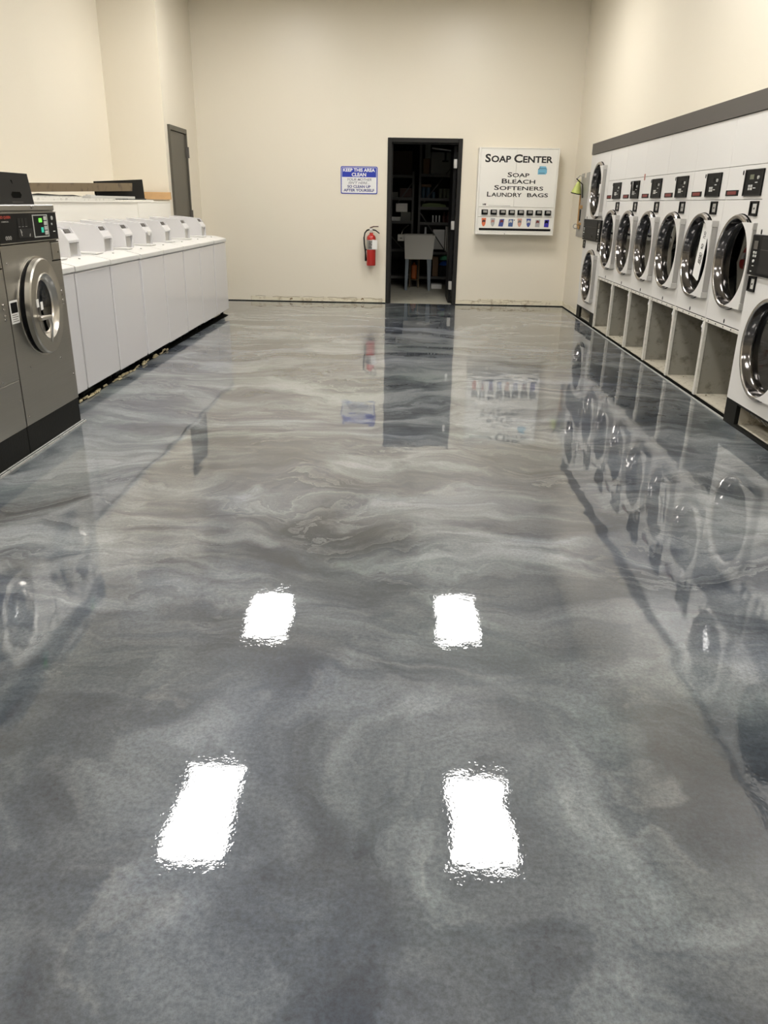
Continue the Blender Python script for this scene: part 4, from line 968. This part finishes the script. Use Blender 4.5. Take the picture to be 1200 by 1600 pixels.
rack('shelf_rack', 'dark metal rack on the right of the storeroom, holding the large grey carton', 0.165, 1.25, 2.45, [0.17, 0.58, 1.06, 1.305, 1.445, 1.82], [((0.25, 1.38), (0.78, 2.03)), ((0.20, 1.21), (0.72, 0.50))])
# utility tub
t = thing('utility_sink', 'grey plastic utility tub on tapered legs with a faucet inside the doorway', 'sink', (0.19, 13.8, 0))
def frust(mb, a, b, z0, z1):
    vs = [(a[0], a[2], z0), (a[1], a[2], z0), (a[1], a[3], z0), (a[0], a[3], z0), (b[0], b[2], z1), (b[1], b[2], z1), (b[1], b[3], z1), (b[0], b[3], z1)]
    return mb.add(vs, [(3, 2, 1, 0), (0, 1, 5, 4), (1, 2, 6, 5), (2, 3, 7, 6), (3, 0, 4, 7)])
mb = frust(MB(), (-0.042, 0.407, 13.58, 14.05), (-0.062, 0.442, 13.55, 14.1), 0.503, 0.872)
frust(mb, (-0.02, 0.385, 13.6, 14.03), (-0.04, 0.42, 13.57, 14.08), 0.52, 0.872)
mb.box(-0.066, 0.446, 13.546, 13.572, 0.866, 0.882).box(-0.066, 0.446, 14.08, 14.104, 0.866, 0.882).box(-0.066, -0.04, 13.572, 14.08, 0.866, 0.882).box(0.42, 0.446, 13.572, 14.08, 0.866, 0.882)
obj('tub', mb, 'tub', t)
obj('faucet_deck', MB().rbox(-0.170, -0.064, 13.56, 13.75, 0.785, 0.885, 0.006), 'tub', t)
obj('deck_sticker', MB().box(-0.135, -0.095, 13.558, 13.56, 0.820, 0.835), 'band', t)
obj('faucet', MB().tube([(-0.10, 13.64, 0.885), (-0.10, 13.64, 0.94), (-0.06, 13.66, 0.985), (0.005, 13.68, 1.035)], 0.010, 8), 'chrome', t)
for (xx, d_) in ((-0.03, 0.02), (0.36, -0.02)):
    for yy in (13.60, 14.0):
        mb = frust(MB(), (xx-0.005+d_*0, xx+0.035, yy, yy+0.03), (xx-0.005-(0.0), xx+(0.055 if d_ > 0 else 0.035), yy, yy+0.05), 0.0, 0.503) if d_ > 0 else frust(MB(), (xx-0.005, xx+0.030, yy, yy+0.03), (xx-0.035, xx+0.035, yy, yy+0.05), 0.0, 0.503)
        mb.f.append([len(mb.v)-4+k for k in range(4)]); mb.sm.append(False)
        obj('leg', mb, 'tubleg', t)
# stool and orange jug behind the tub
t = thing('step_stool', 'small wooden stool under the utility tub', 'stool', (0.115, 14.2, 0))
obj('seat', MB().rbox(0.03, 0.215, 14.12, 14.27, 0.46, 0.48, 0.004), 'wood', t)
for xx in (0.035, 0.185):
    for yy in (14.125, 14.245): obj('leg', MB().box(xx, xx+0.025, yy, yy+0.02, 0, 0.46), 'wood', t)
obj('rung', MB().box(0.06, 0.185, 14.125, 14.265, 0.12, 0.135), 'wood', t)
tag(obj('jug', MB().rbox(0.072, 0.165, 14.15, 14.25, 0.1355, 0.38, 0.02).cyl((0.118, 14.2, 0.38), (0, 0, 1), 0.03, 0.02, 12), 'orange'), 'orange plastic jug standing on the stool under the tub', 'jug')
# goods on the racks
def goods(name, label, cat, x0, x1, y0, y1, z0, z1, m, group=None, c=0.004):
    return tag(obj(name, MB().rbox(x0, x1, y0, y1, z0, z1, c), m), label, cat, group)
def can(name, label, cat, x, z, r, h, m, group=None, y=YR+0.08, neck=0):
    prof = [(0, r*0.95), (0.004, r), (h-0.006, r), (h, r*0.93)]
    if neck: prof = [(0, r*0.95), (0.004, r), (h*0.6, r), (h*0.75, r*0.4), (h, r*0.35)]
    return tag(obj(name, MB().lathe(prof, (x, y, z), (0, 0, 1), 16, True), m), label, cat, group)
e = 0.0045
t = thing('carton', 'large grey carton with black handles on top of the right storeroom rack', 'box', (0.55, YR+0.2, 1.825))
obj('box', MB().rbox(0.35, 0.80, YR+0.01, YR+0.4, 1.8245, 2.16, 0.006), 'gbox', t)
obj('handle', MB().box(0.575, 0.605, YR+0.004, YR+0.01, 2.02, 2.16).box(0.54, 0.64, YR+0.004, YR+0.01, 2.01, 2.035), 'blackm', t)
tag(obj('light_tube', MB().tube([(0.36, YR+0.05, 2.22), (0.78, YR+0.05, 2.175)], 0.013, 10), 'signw'), 'white fluorescent tube lying across the large grey carton', 'light tube')
goods('carton', 'small pale box at the upper left of the right storeroom rack', 'box', 0.25, 0.34, YR+0.02, YR+0.2, 2.065, 2.28, 'gbox')
goods('carton', 'narrow brown box left of the large grey carton', 'box', 0.225, 0.33, YR+0.02, YR+0.25, 1.8245, 2.06, 'cardb')
goods('carton', 'large dark brown box on the top shelf of the left storeroom rack', 'box', -0.32, 0.045, YR+0.04, YR+0.4, 1.8045, 2.17, 'cardd')
goods('carton', 'flat tan box resting on two blue cans in the right rack', 'box', 0.21, 0.37, YR+0.03, YR+0.2, 1.6205, 1.665, 'cardb')
for k, x in enumerate((0.245, 0.325)): can('can', 'blue can under the flat tan box', 'can', x, 1.4495, 0.035, 0.17, 'navyp', 'blue cans under the tan box')
can('can', 'short dark can right of the two blue cans', 'can', 0.415, 1.4495, 0.030, 0.10, 'navyp')
for x in (0.535, 0.605, 0.67): can('can', 'olive can in the trio on the second shelf of the right rack', 'can', x, 1.4495, 0.032, 0.15, 'olive', 'olive cans')
tag(obj('folded_cloth', MB().prism([(0.22, 1.3095), (0.64, 1.3095), (0.62, 1.345), (0.50, 1.365), (0.36, 1.372), (0.24, 1.355)], 1, YR+0.0, YR+0.3), 'greenc'), 'folded green cloth on the middle shelf of the right rack', 'cloth')
for x in (0.42, 0.475, 0.53): can('bottle', 'small pale bottle in the row on the lower shelf of the right rack', 'bottle', x, 1.0645, 0.014, 0.11, 'silver', 'small pale bottles')
for x in (0.61, 0.68): can('bottle', 'dark red bottle right of the small pale bottles', 'bottle', x, 1.0645, 0.030, 0.17, 'maroon', 'dark red bottles', neck=1)
goods('panel', 'white panel standing behind the right end of the tub', 'panel', 0.43, 0.63, YR+0.02, YR+0.04, 0.625, 0.95, 'paper')
can('soap_bottle', 'white pump bottle left of the white panel', 'bottle', 0.30, 0.5845, 0.045, 0.40, 'signw', y=YR+0.12, neck=1)
tag(obj('metal_stud', MB().box(0.645, 0.66, YR+0.02, YR+0.06, 0.585, 1.0).box(0.675, 0.69, YR+0.02, YR+0.06, 0.585, 1.0), 'lgray'), 'pair of pale metal studs right of the white panel', 'metal stud')
goods('carton', 'reddish brown box on the lower right shelf beside the tub', 'box', 0.44, 0.54, YR+0.05, YR+0.35, 0.175, 0.50, 'cardb')
def lump(name, label, cat, x0, x1, z0, z1, m, sd):
    rnd = random.Random(sd); mb = MB(); n, k = 14, 7; vs = []; fs = []
    cx, cz, ry = (x0+x1)/2, z0, 0.10
    for j in range(k):
        ph = (j/(k-1))*PI/2
        for i in range(n):
            th = 2*PI*i/n; q = 1+rnd.uniform(-0.13, 0.13)
            vs.append((cx+(x1-x0)/2*math.cos(th)*math.cos(ph)*q, YR+0.16+ry*math.sin(th)*math.cos(ph)*q, z0+(z1-z0)*math.sin(ph)*(1+rnd.uniform(-0.08, 0.08) if j else 1)))
    for j in range(k-1):
        for i in range(n): fs.append((j*n+i, j*n+(i+1) % n, (j+1)*n+(i+1) % n, (j+1)*n+i))
    fs.append(list(range(n))[::-1]); mb.add(vs, fs); return tag(obj(name, mb, m), label, cat)
goods('crate', 'dark crate under the coloured bags in the right rack', 'box', 0.555, 0.76, YR+0.03, YR+0.3, 0.1745, 0.355, 'black')
lump('plastic_bag', 'blue plastic bag on the dark crate right of the tub', 'bag', 0.56, 0.76, 0.356, 0.43, 'bluep', 1)
lump('plastic_bag', 'white and green crumpled bag heaped on the blue one', 'bag', 0.56, 0.75, 0.446, 0.53, 'greenp', 2)
goods('floor_box', 'low white box on the storeroom floor right of the tub legs', 'box', 0.42, 0.60, 13.95, 14.2, 0.0005, 0.07, 'paper')
goods('carton', 'small white box at the left end of the second shelf, left rack', 'box', -0.32, -0.19, YR+0.02, YR+0.2, 1.4545, 1.535, 'gbox')
goods('toolbox', 'dark red toolbox beside the small white box, left rack', 'toolbox', -0.16, 0.045, YR+0.03, YR+0.25, 1.4545, 1.60, 'maroon')
goods('carton', 'violet grey box on the middle shelf of the left rack', 'box', -0.22, -0.02, YR+0.02, YR+0.2, 1.22, 1.36, 'ggray')
goods('carton', 'white labelled box at the right end of the middle shelf, left rack', 'box', -0.135, 0.035, YR+0.02, YR+0.2, 1.0795, 1.219, 'gbox')
goods('paper_stack', 'low stack of pale paper on the middle shelf, left rack', 'paper', -0.36, -0.14, YR+0.0, YR+0.25, 1.0795, 1.14, 'paper')
